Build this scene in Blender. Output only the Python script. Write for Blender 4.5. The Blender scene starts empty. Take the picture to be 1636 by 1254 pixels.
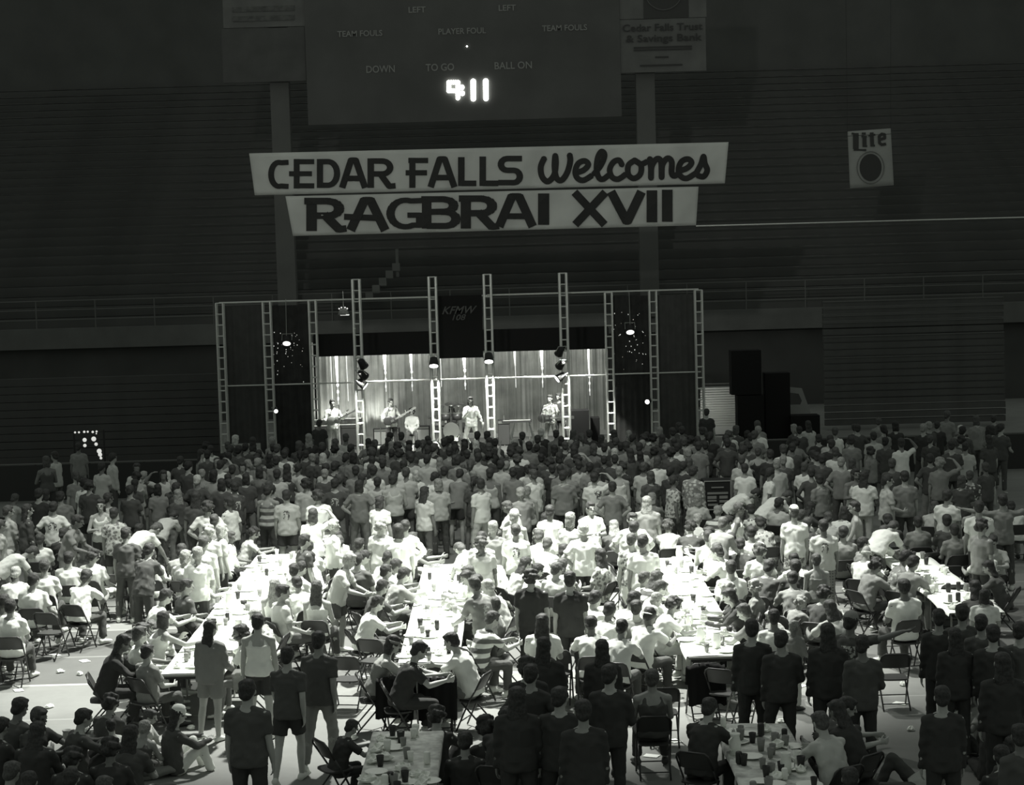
import bpy, bmesh, math, random
import numpy as np
from mathutils import Vector, Matrix, noise

random.seed(7)
S = bpy.context.scene
COL = S.collection

# ------------------------------------------------------------------ camera
W_, H_ = 1636.0, 1254.0
FPX = 3000.0
CAMH = 6.75
PITCH = math.atan(233.0 / FPX)
ROLL = math.radians(1.6)
cam_d = bpy.data.cameras.new('camera')
cam_d.sensor_fit = 'HORIZONTAL'; cam_d.sensor_width = 36.0
cam_d.lens = 36.0 * FPX / W_
cam_d.clip_start = 0.5; cam_d.clip_end = 400
cam = bpy.data.objects.new('camera', cam_d); COL.objects.link(cam)
fw = Vector((0, math.cos(PITCH), -math.sin(PITCH)))
up0 = Vector((0, math.sin(PITCH), math.cos(PITCH)))
rt0 = Vector((1, 0, 0))
rt = rt0 * math.cos(ROLL) - up0 * math.sin(ROLL)
up = up0 * math.cos(ROLL) + rt0 * math.sin(ROLL)
CAM = Vector((0, 0, CAMH))
M = Matrix((rt, up, -fw)).transposed().to_4x4(); M.translation = CAM
cam.matrix_world = M
S.camera = cam

def ray(px, py):
    return (fw * FPX + rt * (px - W_ / 2) - up * (py - H_ / 2)).normalized()
def P(px, py, Y):
    """the point of the upright plane at distance Y that the photograph shows at px,py"""
    r = ray(px, py); return CAM + r * (Y / r.y)
def G(px, py, z=0.0):
    """the point at height z that the photograph shows at px,py"""
    r = ray(px, py); return CAM + r * ((z - CAMH) / r.z)
def proj(p):
    d = p - CAM; k = FPX / d.dot(fw)
    return W_ / 2 + d.dot(rt) * k, H_ / 2 - d.dot(up) * k

# ------------------------------------------------------------------ world, lights, exposure
w = bpy.data.worlds.new('world'); S.world = w; w.use_nodes = True
bg = w.node_tree.nodes['Background']
bg.inputs[0].default_value = (0.93, 1.0, 0.93, 1)
bg.inputs[1].default_value = 0.2
S.view_settings.view_transform = 'Standard'; S.view_settings.look = 'None'
S.view_settings.gamma = 1.0; S.view_settings.exposure = 0.0
S.view_settings.use_curve_mapping = False

def spot(name, loc, tgt, watts, angle, blend, radius=0.25, col=(1, 1, .96)):
    l = bpy.data.lights.new(name, 'SPOT'); l.energy = watts; l.spot_size = math.radians(angle)
    l.spot_blend = blend; l.shadow_soft_size = radius; l.color = col
    o = bpy.data.objects.new(name, l); COL.objects.link(o); o.location = loc
    o.rotation_euler = (Vector(tgt) - Vector(loc)).to_track_quat('-Z', 'Y').to_euler()
    return o
# the dome's roof fixtures over the tables
spot('roof_lamp', (-1.6, 33.5, 14.0), (-1.9, 31.8, 0), 23000, 65, 0.5, 0.25)
spot('roof_lamp', (2.8, 34.0, 14.0), (2.6, 32.0, 0), 10500, 54, 0.6, 0.25)
spot('roof_lamp', (-8.0, 34.0, 15.0), (-8.2, 33.0, 0), 6200, 60, 0.8, 0.3)
spot('roof_lamp', (8.0, 35.0, 15.0), (7.4, 33.2, 0), 1700, 56, 0.9, 0.3)
spot('roof_lamp', (-1.5, 34.0, 17.0), (-1.5, 33.0, 0), 2900, 112, 1.0, 0.3)
spot('roof_lamp', (-0.5, 30.0, 22.0), (-0.5, 40.0, 0), 4800, 54, 0.9, 0.4)
# added unseen spot that brightens the banner from the camera side
spot('banner_fill_spot', (-6.0, 8.0, 17.0), (-1.0, 58.0, 13.2), 9500, 30, 0.7, 0.4)

# ------------------------------------------------------------------ materials
TINT = (1.0, 1.035, 0.965)
MATS = {}
def grey(v): return (v * TINT[0], v * TINT[1], v * TINT[2], 1)
def mat(name, v, rough=0.8, metal=0.0, spec=0.3, var=0.0, scale=8.0, kind=None, v2=0.0, bump=0.0, emit=0.0):
    if name in MATS: return MATS[name]
    m = bpy.data.materials.new(name); m.use_nodes = True; nt = m.node_tree; N = nt.nodes; L = nt.links
    b = N['Principled BSDF']
    b.inputs['Base Color'].default_value = grey(v); b.inputs['Roughness'].default_value = rough
    b.inputs['Metallic'].default_value = metal; b.inputs['Specular IOR Level'].default_value = spec
    tc = N.new('ShaderNodeTexCoord')
    if kind or var or bump:
        nz = N.new('ShaderNodeTexNoise'); nz.inputs['Scale'].default_value = scale; nz.inputs['Detail'].default_value = 3
        L.new(tc.outputs['Object'], nz.inputs['Vector'])
    if kind is None and var:
        r = N.new('ShaderNodeValToRGB'); r.color_ramp.elements[0].position = .3; r.color_ramp.elements[1].position = .7
        r.color_ramp.elements[0].color = grey(max(0, v - var)); r.color_ramp.elements[1].color = grey(v + var)
        L.new(nz.outputs['Fac'], r.inputs[0]); L.new(r.outputs[0], b.inputs['Base Color'])
    if kind == 'print':      # a block of dark print between the shoulder blades / on the chest
        sp = N.new('ShaderNodeSeparateXYZ'); L.new(tc.outputs['Generated'], sp.inputs[0])
        def band(sock, a, c):
            g = N.new('ShaderNodeMath'); g.operation = 'COMPARE'; g.inputs[1].default_value = (a + c) / 2; g.inputs[2].default_value = (c - a) / 2
            L.new(sock, g.inputs[0]); return g.outputs[0]
        x = band(sp.outputs[0], .38, .62); z = band(sp.outputs[2], .5, .78)
        mu = N.new('ShaderNodeMath'); mu.operation = 'MULTIPLY'; L.new(x, mu.inputs[0]); L.new(z, mu.inputs[1])
        gt = N.new('ShaderNodeMath'); gt.operation = 'GREATER_THAN'; gt.inputs[1].default_value = .5
        nz.inputs['Scale'].default_value = 26; L.new(nz.outputs['Fac'], gt.inputs[0])
        m2 = N.new('ShaderNodeMath'); m2.operation = 'MULTIPLY'; L.new(mu.outputs[0], m2.inputs[0]); L.new(gt.outputs[0], m2.inputs[1])
        mx = N.new('ShaderNodeMix'); mx.data_type = 'RGBA'; mx.inputs[6].default_value = grey(v); mx.inputs[7].default_value = grey(v2)
        L.new(m2.outputs[0], mx.inputs[0]); L.new(mx.outputs[2], b.inputs['Base Color'])
    if kind in ('stripe', 'plaid', 'floral'):
        if kind == 'floral':
            vz = N.new('ShaderNodeTexVoronoi'); vz.inputs['Scale'].default_value = 16; L.new(tc.outputs['Object'], vz.inputs['Vector'])
            gt = N.new('ShaderNodeMath'); gt.operation = 'LESS_THAN'; gt.inputs[1].default_value = .45; L.new(vz.outputs['Distance'], gt.inputs[0]); fac = gt.outputs[0]
        else:
            wv = N.new('ShaderNodeTexWave'); wv.bands_direction = 'Z'; wv.inputs['Scale'].default_value = 2.2 if kind == 'stripe' else 6; L.new(tc.outputs['Object'], wv.inputs['Vector'])
            fac = wv.outputs['Fac']
            if kind == 'plaid':
                w2 = N.new('ShaderNodeTexWave'); w2.bands_direction = 'X'; w2.inputs['Scale'].default_value = 6; L.new(tc.outputs['Object'], w2.inputs['Vector'])
                mm = N.new('ShaderNodeMath'); mm.operation = 'MULTIPLY'; L.new(fac, mm.inputs[0]); L.new(w2.outputs['Fac'], mm.inputs[1]); fac = mm.outputs[0]
        r = N.new('ShaderNodeValToRGB'); r.color_ramp.elements[0].position = .42; r.color_ramp.elements[1].position = .55
        r.color_ramp.elements[0].color = grey(v); r.color_ramp.elements[1].color = grey(v2)
        L.new(fac, r.inputs[0]); L.new(r.outputs[0], b.inputs['Base Color'])
    if bump:
        bp = N.new('ShaderNodeBump'); bp.inputs['Strength'].default_value = bump; bp.inputs['Distance'].default_value = .02
        L.new(nz.outputs['Fac'], bp.inputs['Height']); L.new(bp.outputs[0], b.inputs['Normal'])
    if emit:
        b.inputs['Emission Color'].default_value = (1, 1, .96, 1); b.inputs['Emission Strength'].default_value = emit
    MATS[name] = m; return m

TONES = {'w': .86, 'l': .55, 'm': .26, 'd': .095, 'k': .055}
TWORD = {'w': 'white', 'l': 'light grey', 'm': 'grey', 'd': 'dark grey', 'k': 'black'}
def cloth(tone, pat=''):
    v = TONES[tone]
    if pat == 'p': return mat('printed_cloth_' + tone, v, .9, kind='print', v2=.12 if v > .3 else .6)
    if pat == 'z': return mat('striped_cloth_' + tone, v, .9, kind='stripe', v2=.15 if v > .3 else .7)
    if pat == 'q': return mat('plaid_cloth_' + tone, v, .9, kind='plaid', v2=v * .4)
    if pat == 'f': return mat('floral_cloth_' + tone, v, .9, kind='floral', v2=.2 if v > .3 else .6)
    return mat('cloth_' + tone, v, .9, var=v * .07, scale=5)
HAIRT = {'k': .035, 'd': .05, 'b': .09, 'y': .3, 'g': .55}
HWORD = {'k': 'black', 'd': 'dark', 'b': 'brown', 'y': 'blond', 'g': 'white'}
def hairm(t): return mat('hair_' + t, HAIRT[t], .6, var=HAIRT[t] * .35, scale=40, bump=.4)
SKIN = [mat('skin_pale', .46, .55, var=.03), mat('skin_tan', .34, .55, var=.03), mat('skin_brown', .2, .55, var=.02)]
M_SHOEW = mat('white_shoe_leather', .75, .6); M_SHOED = mat('dark_shoe_leather', .06, .6)
M_CHAIR = mat('chair_enamel', .05, .42, .0, .5); M_CHAIRL = mat('worn_chair_enamel', .2, .4, .3, .5)
M_STEEL = mat('brushed_steel', .4, .35, .9, .5)
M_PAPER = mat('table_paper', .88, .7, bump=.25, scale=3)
M_BLACK = mat('black_fabric', .012, .95); M_DARKP = mat('dark_paint', .03, .6)

# ------------------------------------------------------------------ mesh collecting
class MB:
    def __init__(s): s.v = []; s.f = []
    def add(s, vs, fs):
        n = len(s.v); s.v += [tuple(v) for v in vs]; s.f += [tuple(i + n for i in f) for f in fs]; return s
    def box(s, c, d, R=None):
        vs = []
        for x in (-.5, .5):
            for y in (-.5, .5):
                for z in (-.5, .5):
                    q = Vector((x * d[0], y * d[1], z * d[2])); q = R @ q if R else q
                    vs.append(Vector(c) + q)
        return s.add(vs, [(0, 1, 3, 2), (4, 6, 7, 5), (0, 4, 5, 1), (2, 3, 7, 6), (0, 2, 6, 4), (1, 5, 7, 3)])
    def tube(s, pts, r, n=6, r2=None, cap=True, hint=None):
        pts = [Vector(p) for p in pts]; rings = []; base = len(s.v)
        for i, p in enumerate(pts):
            a = pts[max(0, i - 1)]; b = pts[min(len(pts) - 1, i + 1)]; t = (b - a).normalized()
            h = Vector((0, 0, 1)) if abs(t.z) < .95 else Vector((0, 1, 0))
            u = t.cross(h).normalized(); v = u.cross(t)
            rr = r if r2 is None else r + (r2 - r) * i / (len(pts) - 1)
            for k in range(n):
                an = 2 * math.pi * k / n; s.v.append(tuple(p + (u * math.cos(an) + v * math.sin(an)) * rr))
        for i in range(len(pts) - 1):
            for k in range(n):
                a = base + i * n + k; b = base + i * n + (k + 1) % n; s.f.append((a, b, b + n, a + n))
        if cap:
            s.f.append(tuple(base + k for k in reversed(range(n)))); e = base + (len(pts) - 1) * n; s.f.append(tuple(e + k for k in range(n)))
        return s
    def lathe(s, prof, c=(0, 0, 0), n=12, R=None):
        base = len(s.v); c = Vector(c)
        for (r, z) in prof:
            for k in range(n):
                an = 2 * math.pi * k / n; q = Vector((r * math.cos(an), r * math.sin(an), z)); q = R @ q if R else q
                s.v.append(tuple(c + q))
        for i in range(len(prof) - 1):
            for k in range(n):
                a = base + i * n + k; b = base + i * n + (k + 1) % n; s.f.append((a, b, b + n, a + n))
        s.f.append(tuple(base + k for k in reversed(range(n)))); e = base + (len(prof) - 1) * n; s.f.append(tuple(e + k for k in range(n)))
        return s
    def loft(s, rings):
        """rings: list of (centre, u, v) half-axis vectors; ellipse sections, capped"""
        n = 14; base = len(s.v)
        for (c, u, v) in rings:
            for k in range(n):
                an = 2 * math.pi * k / n; s.v.append(tuple(Vector(c) + Vector(u) * math.cos(an) + Vector(v) * math.sin(an)))
        for i in range(len(rings) - 1):
            for k in range(n):
                a = base + i * n + k; b = base + i * n + (k + 1) % n; s.f.append((a, b, b + n, a + n))
        s.f.append(tuple(base + k for k in reversed(range(n)))); e = base + (len(rings) - 1) * n; s.f.append(tuple(e + k for k in range(n)))
        return s
    def ell(s, c, r, R=None, n=10, m=7):
        prof = [(max(1e-3, math.sin(math.pi * i / m)), -math.cos(math.pi * i / m)) for i in range(m + 1)]
        base = len(s.v); c = Vector(c)
        for (a, z) in prof:
            for k in range(n):
                an = 2 * math.pi * k / n; q = Vector((a * math.cos(an) * r[0], a * math.sin(an) * r[1], z * r[2])); q = R @ q if R else q
                s.v.append(tuple(c + q))
        for i in range(m):
            for k in range(n):
                a = base + i * n + k; b = base + i * n + (k + 1) % n; s.f.append((a, b, b + n, a + n))
        s.f.append(tuple(base + k for k in reversed(range(n)))); e = base + m * n; s.f.append(tuple(e + k for k in range(n)))
        return s
    def cap(s, a, b, ra, rb):
        """tapered capsule"""
        a = Vector(a); b = Vector(b); t = (b - a); l = t.length; t.normalize()
        h = Vector((0, 0, 1)) if abs(t.z) < .95 else Vector((0, 1, 0))
        u = t.cross(h).normalized(); v = u.cross(t); rings = []
        for k in (-1, -.8, -.45): rings.append((a + t * ra * k, u * ra * math.sqrt(max(0.01, 1 - k * k)), v * ra * math.sqrt(max(0.01, 1 - k * k))))
        rings.append((a, u * ra, v * ra)); rings.append((b, u * rb, v * rb))
        for k in (.45, .8, 1): rings.append((b + t * rb * k, u * rb * math.sqrt(max(0.01, 1 - k * k)), v * rb * math.sqrt(max(0.01, 1 - k * k))))
        n = 8; base = len(s.v)
        for (c, uu, vv) in rings:
            for k in range(n):
                an = 2 * math.pi * k / n; s.v.append(tuple(c + uu * math.cos(an) + vv * math.sin(an)))
        for i in range(len(rings) - 1):
            for k in range(n):
                q = base + i * n + k; w_ = base + i * n + (k + 1) % n; s.f.append((q, w_, w_ + n, q + n))
        s.f.append(tuple(base + k for k in reversed(range(n)))); e = base + (len(rings) - 1) * n; s.f.append(tuple(e + k for k in range(n)))
        return s
    def mesh(s, name, m=None, smooth=False):
        me = bpy.data.meshes.new(name); me.from_pydata(s.v, [], s.f); me.update()
        if smooth: me.polygons.foreach_set('use_smooth', [True] * len(me.polygons))
        if m: me.materials.append(m)
        return me
    def build(s, name, m, parent=None, smooth=False, **kw):
        o = bpy.data.objects.new(name, s.mesh(name, m, smooth)); COL.objects.link(o)
        if parent: o.parent = parent
        return tag(o, **kw)
def tag(o, label=None, cat=None, group=None, kind=None):
    if label: o['label'] = label
    if cat: o['category'] = cat
    if group: o['group'] = group
    if kind: o['kind'] = kind
    return o
def empty(name, loc=(0, 0, 0), rz=0, **kw):
    o = bpy.data.objects.new(name, None); COL.objects.link(o); o.location = loc; o.rotation_euler = (0, 0, rz); o.empty_display_size = .1
    return tag(o, **kw)
KIDS = {}
def child(name, me, parent, m=None, mw=None):
    o = bpy.data.objects.new(name, me); COL.objects.link(o); o.parent = parent
    if mw is not None: o.matrix_local = mw
    if m is not None:
        o.material_slots[0].link = 'OBJECT'; o.material_slots[0].material = m
    return o

# ------------------------------------------------------------------ remeshed bodies
_tmp = None
def fuse(mb, voxel, smooth_it=3, ratio=1.0, name='body', wrinkle=0.0, seed=0):
    me = mb.mesh('tmp'); o = bpy.data.objects.new('tmp', me); COL.objects.link(o)
    r = o.modifiers.new('r', 'REMESH'); r.mode = 'VOXEL'; r.voxel_size = voxel; r.use_smooth_shade = True
    if smooth_it:
        sm = o.modifiers.new('s', 'SMOOTH'); sm.factor = .5; sm.iterations = smooth_it
    if ratio < 1:
        d = o.modifiers.new('d', 'DECIMATE'); d.ratio = ratio
    dg = bpy.context.evaluated_depsgraph_get(); dg.update()
    out = bpy.data.meshes.new_from_object(o.evaluated_get(dg)); out.name = name
    bpy.data.objects.remove(o); bpy.data.meshes.remove(me)
    if wrinkle:
        n = len(out.vertices); co = np.empty(n * 3, 'f'); out.vertices.foreach_get('co', co); co = co.reshape(-1, 3)
        nn = np.empty(n * 3, 'f'); out.vertices.foreach_get('normal', nn); nn = nn.reshape(-1, 3)
        s_ = seed * 1.7
        f = (np.sin(co[:, 2] * 47 + np.sin(co[:, 0] * 23 + s_) * 2.1 + s_) + np.sin(co[:, 0] * 39 + np.sin(co[:, 2] * 17 + s_) * 2.5) * .7
             + np.sin((co[:, 1] + co[:, 2]) * 61 + s_ * 2) * .5) * wrinkle
        co = co + nn * f[:, None]; out.vertices.foreach_set('co', co.ravel()); out.update()
    out.polygons.foreach_set('use_smooth', [True] * len(out.polygons))
    out.materials.clear(); out.materials.append(SKIN[0])
    return out

V = Vector
def nv(x, y, z): return V((x, y, z)).normalized()
def lerp(a, b, t): return a + (b - a) * t
# poses: x right, y forward, z up.  lo/up spine directions, hd head up-vector, hy head yaw (deg, + = right)
# ra/la: upper arm, forearm, hand;  rl/ll: thigh, shin, foot
DN = (0, 0, -1)
POSES = {
 'st': dict(ra=((.12, .02, -1), (.06, .2, -1), (0, .2, -1)), la=((-.12, .02, -1), (-.06, .2, -1), (0, .2, -1)), rl=((.06, 0, -1), (.02, -.04, -1), (.25, 1, 0)), ll=((-.06, .02, -1), (-.02, -.04, -1), (-.25, 1, 0))),
 's2': dict(lo=(.06, 0, 1), up=(-.04, .03, 1), ra=((.2, .1, -1), (-.15, 1, -.35), (-.4, 1, 0)), la=((-.14, -.05, -1), (-.05, .15, -1), (0, .2, -1)), rl=((.02, 0, -1), (0, -.04, -1), (.2, 1, 0)), ll=((-.18, .1, -1), (-.05, -.15, -1), (-.4, 1, 0)), hy=20),
 'sx': dict(ra=((.28, .25, -1), (-1, .75, .25), (-1, .1, 0)), la=((-.28, .25, -1), (1, .85, .1), (1, .1, .1)), rl=((.1, 0, -1), (.02, -.04, -1), (.3, 1, 0)), ll=((-.1, 0, -1), (-.02, -.04, -1), (-.3, 1, 0)), up=(0, -.03, 1)),
 'hp': dict(ra=((.75, -.25, -1), (-.8, .25, -.75), (-.5, .6, -.5)), la=((-.75, -.25, -1), (.8, .25, -.75), (.5, .6, -.5)), rl=((.12, 0, -1), (.02, -.04, -1), (.3, 1, 0)), ll=((-.12, 0, -1), (-.02, -.04, -1), (-.3, 1, 0))),
 'hr': dict(ra=((.9, .25, .5), (-.7, .15, .9), (-1, .1, .3)), la=((-.15, 0, -1), (-.05, .2, -1), (0, .2, -1)), rl=((.08, 0, -1), (.02, -.04, -1), (.25, 1, 0)), ll=((-.1, .04, -1), (-.02, -.06, -1), (-.25, 1, 0))),
 'cl': dict(ra=((.5, .5, .9), (-.3, .35, 1), (-.2, .2, 1)), la=((-.5, .5, .9), (.3, .35, 1), (.2, .2, 1)), rl=((.08, 0, -1), (.02, -.04, -1), (.25, 1, 0)), ll=((-.08, 0, -1), (-.02, -.04, -1), (-.25, 1, 0))),
 'au': dict(ra=((1, .1, .2), (1, .1, .25), (1, 0, .2)), la=((-1, .1, .2), (-1, .1, .25), (-1, 0, .2)), rl=((.1, 0, -1), (.02, -.04, -1), (.25, 1, 0)), ll=((-.1, 0, -1), (-.02, -.04, -1), (-.25, 1, 0))),
 'wk': dict(lo=(0, .05, 1), up=(0, .08, 1), ra=((.12, -.35, -1), (.0, .15, -1), (0, .2, -1)), la=((-.12, .35, -1), (.05, .6, -1), (0, .6, -1)), rl=((.05, .35, -1), (0, -.05, -1), (.1, 1, .1)), ll=((-.05, -.22, -1), (0, -.5, -1), (-.1, 1, -.45))),
 'ln': dict(lo=(.05, .25, 1), up=(0, .45, 1), hd=(0, .25, 1), ra=((.2, .5, -1), (-.1, 1, -.3), (-.3, 1, 0)), la=((-.2, .45, -1), (.1, 1, -.5), (.2, 1, -.3)), rl=((.1, 0, -1), (.02, -.06, -1), (.25, 1, 0)), ll=((-.12, .15, -1), (-.02, -.1, -1), (-.25, 1, 0))),
 'bd': dict(lo=(0, .75, .75), up=(0, 1, .3), hd=(0, .8, .5), ra=((.15, .55, -1), (-.1, .6, -1), (0, .6, -1)), la=((-.15, .6, -1), (.1, .5, -1), (0, .6, -1)), rl=((.1, .12, -1), (.02, -.15, -1), (.2, 1, 0)), ll=((-.1, .05, -1), (-.02, -.12, -1), (-.2, 1, 0))),
 'pt': dict(lo=(.1, .1, 1), up=(.15, .1, 1), ra=((1, .3, .35), (1, .25, .45), (1, .2, .3)), la=((-.2, .1, -1), (.1, .8, -.6), (.3, 1, 0)), rl=((.12, 0, -1), (.04, -.04, -1), (.3, 1, 0)), ll=((-.12, .05, -1), (-.02, -.04, -1), (-.25, 1, 0))),
 # seated on a chair
 'si': dict(sit=1, lo=(0, -.06, 1), up=(0, .06, 1), ra=((.15, .35, -1), (-.2, 1, -.15), (-.4, 1, -.1)), la=((-.15, .35, -1), (.2, 1, -.15), (.4, 1, -.1)), rl=((.14, 1, -.02), (.05, .05, -1), (.2, 1, 0)), ll=((-.14, 1, -.02), (-.05, .05, -1), (-.2, 1, 0))),
 'sf': dict(sit=1, lo=(0, .28, 1), up=(0, .5, 1), hd=(0, .35, 1), ra=((.3, .75, -.75), (-.35, 1, .15), (-.5, 1, 0)), la=((-.3, .75, -.75), (.35, 1, .15), (.5, 1, 0)), rl=((.16, 1, 0), (.05, -.1, -1), (.2, 1, 0)), ll=((-.16, 1, 0), (-.05, -.2, -1), (-.2, 1, 0))),
 'ss': dict(sit=1, lo=(.05, -.2, 1), up=(-.05, .1, 1), hd=(.1, .05, 1), hy=30, ra=((.35, .05, -1), (.1, .9, -.4), (0, 1, -.2)), la=((-.2, .3, -1), (.3, 1, -.2), (.5, 1, -.1)), rl=((.3, 1, .0), (.1, .3, -1), (.3, 1, 0)), ll=((-.05, 1, .05), (0, .25, -1), (-.1, 1, 0))),
 'sr': dict(sit=1, lo=(.1, .22, 1), up=(.1, .35, 1), hy=-25, ra=((.5, .8, -.5), (.1, 1, .05), (0, 1, 0)), la=((-.25, .55, -.85), (.35, .9, .35), (.3, .5, .8)), rl=((.16, 1, 0), (.05, -.1, -1), (.2, 1, 0)), ll=((-.16, 1, 0), (-.05, .1, -1), (-.2, 1, 0))),
 # on the floor
 'fk': dict(floor=1, lo=(0, -.25, 1), up=(0, .3, 1), hd=(0, .2, 1), ra=((.3, .8, -.55), (-.5, 1, .1), (-1, .5, 0)), la=((-.3, .8, -.55), (.5, 1, .1), (1, .5, 0)), rl=((.2, .85, .85), (.0, .35, -1), (.1, 1, -.1)), ll=((-.2, .85, .8), (.0, .35, -1), (-.1, 1, -.1))),
 'fc': dict(floor=1, lo=(0, 0, 1), up=(0, .35, 1), hd=(0, .25, 1), ra=((.2, .45, -1), (-.2, 1, -.35), (-.4, 1, -.1)), la=((-.2, .45, -1), (.2, 1, -.35), (.4, 1, -.1)), rl=((.8, .75, .12), (-1, .05, -.22), (-.6, .6, -.1)), ll=((-.8, .75, .12), (1, .25, -.22), (.6, .6, -.1))),
 'fr': dict(floor=1, lo=(0, -.9, .6), up=(0, -.55, .9), hd=(0, .1, 1), ra=((.25, -.35, -1), (.1, -.5, -.7), (.3, -1, -.1)), la=((-.25, -.35, -1), (-.1, -.5, -.7), (-.3, -1, -.1)), rl=((.15, .8, .95), (.0, .45, -1), (.1, 1, -.1)), ll=((-.15, 1, .12), (.0, 1, -.2), (-.1, .5, .7))),
 # musicians
 'gt': dict(lo=(0, -.03, 1), up=(.03, .0, 1), ra=((.3, .1, -1), (-.75, .8, -.15), (-1, .3, -.3)), la=((-.45, .35, -.9), (-.35, .9, .55), (.1, .6, .7)), rl=((.16, .05, -1), (.05, -.08, -1), (.3, 1, 0)), ll=((-.14, 0, -1), (-.05, -.04, -1), (-.35, 1, 0))),
 'sg': dict(lo=(0, 0, 1), up=(.05, -.05, 1), ra=((.25, .3, -1), (-.45, .7, .8), (-.3, .3, 1)), la=((-.4, .1, -1), (-.3, .3, -.9), (0, .3, -1)), rl=((.3, .05, -1), (.12, -.1, -1), (.4, 1, 0)), ll=((-.14, 0, -1), (-.05, -.04, -1), (-.35, 1, 0))),
}
POSEW = {'st': 'standing', 's2': 'standing with one arm bent', 'sx': 'standing with folded arms', 'hp': 'standing hands on hips', 'hr': 'standing with hand to head',
 'cl': 'standing with both arms up', 'au': 'standing with arms spread', 'wk': 'walking', 'ln': 'leaning forward', 'bd': 'bent over', 'pt': 'standing reaching out an arm',
 'si': 'sitting on chair', 'sf': 'sitting bent forward', 'ss': 'slouching on chair', 'sr': 'sitting propped on an elbow',
 'fk': 'sitting on floor knees up', 'fc': 'sitting cross-legged on floor', 'fr': 'reclining on floor with raised knee', 'gt': 'playing guitar', 'sg': 'singing'}

class Skel: pass
def skeleton(pose):
    p = POSES[pose]; k = Skel(); k.p = p
    X = V((1, 0, 0)); lo = V(p.get('lo', (0, 0, 1))).normalized(); upd = V(p.get('up', (0, .04, 1))).normalized()
    k.lo, k.up = lo, upd; k.P = V((0, 0, 0))
    def fwd(u):
        return u.cross(X).normalized() * 1.0 if False else (X.cross(u) * -1).normalized()
    k.f1 = fwd(lo); k.f2 = fwd(upd)
    k.Wst = k.P + lo * .20; k.C = k.Wst + (lo + upd).normalized() * .14; k.N = k.C + upd * .19
    hd = V(p.get('hd', (0, .02, 1))).normalized(); k.hd = hd
    k.HB = k.N + (upd * .4 + hd).normalized() * .085
    yaw = -math.radians(p.get('hy', 0)); hf = fwd(hd); hf = Matrix.Rotation(yaw, 3, hd) @ hf; hr = hf.cross(hd).normalized()
    k.HC = k.HB + hd * .095 + hf * .02
    k.HM = Matrix((hr, hf, hd)).transposed()
    k.SR = k.N + X * .178 - upd * .072; k.SL = k.N - X * .178 - upd * .072
    def limb(a, ds, ls):
        out = [a]
        for d, l in zip(ds, ls): a = a + V(d).normalized() * l; out.append(a)
        return out
    k.AR = limb(k.SR, p['ra'], (.285, .25, .085)); k.AL = limb(k.SL, p['la'], (.285, .25, .085))
    k.LR = limb(k.P + X * .09 - lo * .03, p['rl'], (.43, .42, .0)); k.LL = limb(k.P - X * .09 - lo * .03, p['ll'], (.43, .42, .0))
    k.FR = V(p['rl'][2]).normalized(); k.FL = V(p['ll'][2]).normalized()
    if p.get('sit'): off = .555
    elif p.get('floor'): off = .115
    else: off = -min(k.LR[2].z, k.LL[2].z) + .085
    T = V((0, 0, off))
    for n_ in ('P', 'Wst', 'C', 'N', 'HB', 'HC', 'SR', 'SL'): setattr(k, n_, getattr(k, n_) + T)
    for n_ in ('AR', 'AL', 'LR', 'LL'): setattr(k, n_, [q + T for q in getattr(k, n_)])
    k.top = k.HC.z + .125
    return k
SK = {n: skeleton(n) for n in POSES}

def torso_rings(k, g=0.0, lowcut=-.06, top=.86):
    X = V((1, 0, 0))
    st = [(-.08, .135, .10), (-.03, .165, .118), (.03, .168, .122), (.12, .148, .108), (.20, .14, .102), (.30, .158, .115), (.39, .172, .118), (.45, .155, .10), (.50, .10, .078), (.54, .058, .058)]
    rings = []
    for (t, a, b) in st:
        if t < lowcut or t > top: continue
        if t <= .2: c = k.P + k.lo * t; f = k.f1
        elif t <= .34: q = (t - .2) / .14; c = k.Wst.lerp(k.C, q); f = (k.f1 * (1 - q) + k.f2 * q).normalized()
        else: c = k.C + k.up * (t - .34); f = k.f2
        rings.append((c, X * (a + g), f * (b + g)))
    return rings

def hand(mb, A, d, side, hi):
    """palm, four fingers and a thumb at wrist A pointing along d"""
    W, dd = A, V(d).normalized()
    out = V((side, 0, 0)); n = dd.cross(V((0, 1, 0)) if abs(dd.y) < .8 else V((0, 0, 1))).normalized()
    if n.dot(out) < 0: n = -n                      # back of the hand turned outward
    sp = n.cross(dd).normalized()                   # across the palm
    if sp.y < 0 and abs(dd.y) < .8: sp = -sp
    mb.loft([(W - dd * .01, sp * .026, n * .018), (W + dd * .03, sp * .036, n * .017), (W + dd * .08, sp * .04, n * .014), (W + dd * .095, sp * .034, n * .01)])
    if not hi: mb.cap(W + dd * .08, W + dd * .15 - n * .02, .024, .014); return
    for i, L in enumerate((.068, .078, .072, .055)):
        b0 = W + dd * .085 + sp * (.033 - .022 * i); m1 = b0 + (dd + sp * (.12 - .08 * i) - n * .25).normalized() * L * .55
        mb.cap(b0, m1, .0098, .009); mb.cap(m1, m1 + (dd - n * .9).normalized() * L * .5, .009, .0078)
    t0 = W + dd * .025 + sp * .03; t1 = t0 + (sp * .9 + dd * .8 - n * .3).normalized() * .045
    mb.cap(t0, t1, .014, .011); mb.cap(t1, t1 + (dd * 1 + sp * .25 - n * .3).normalized() * .03, .011, .009)

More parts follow.
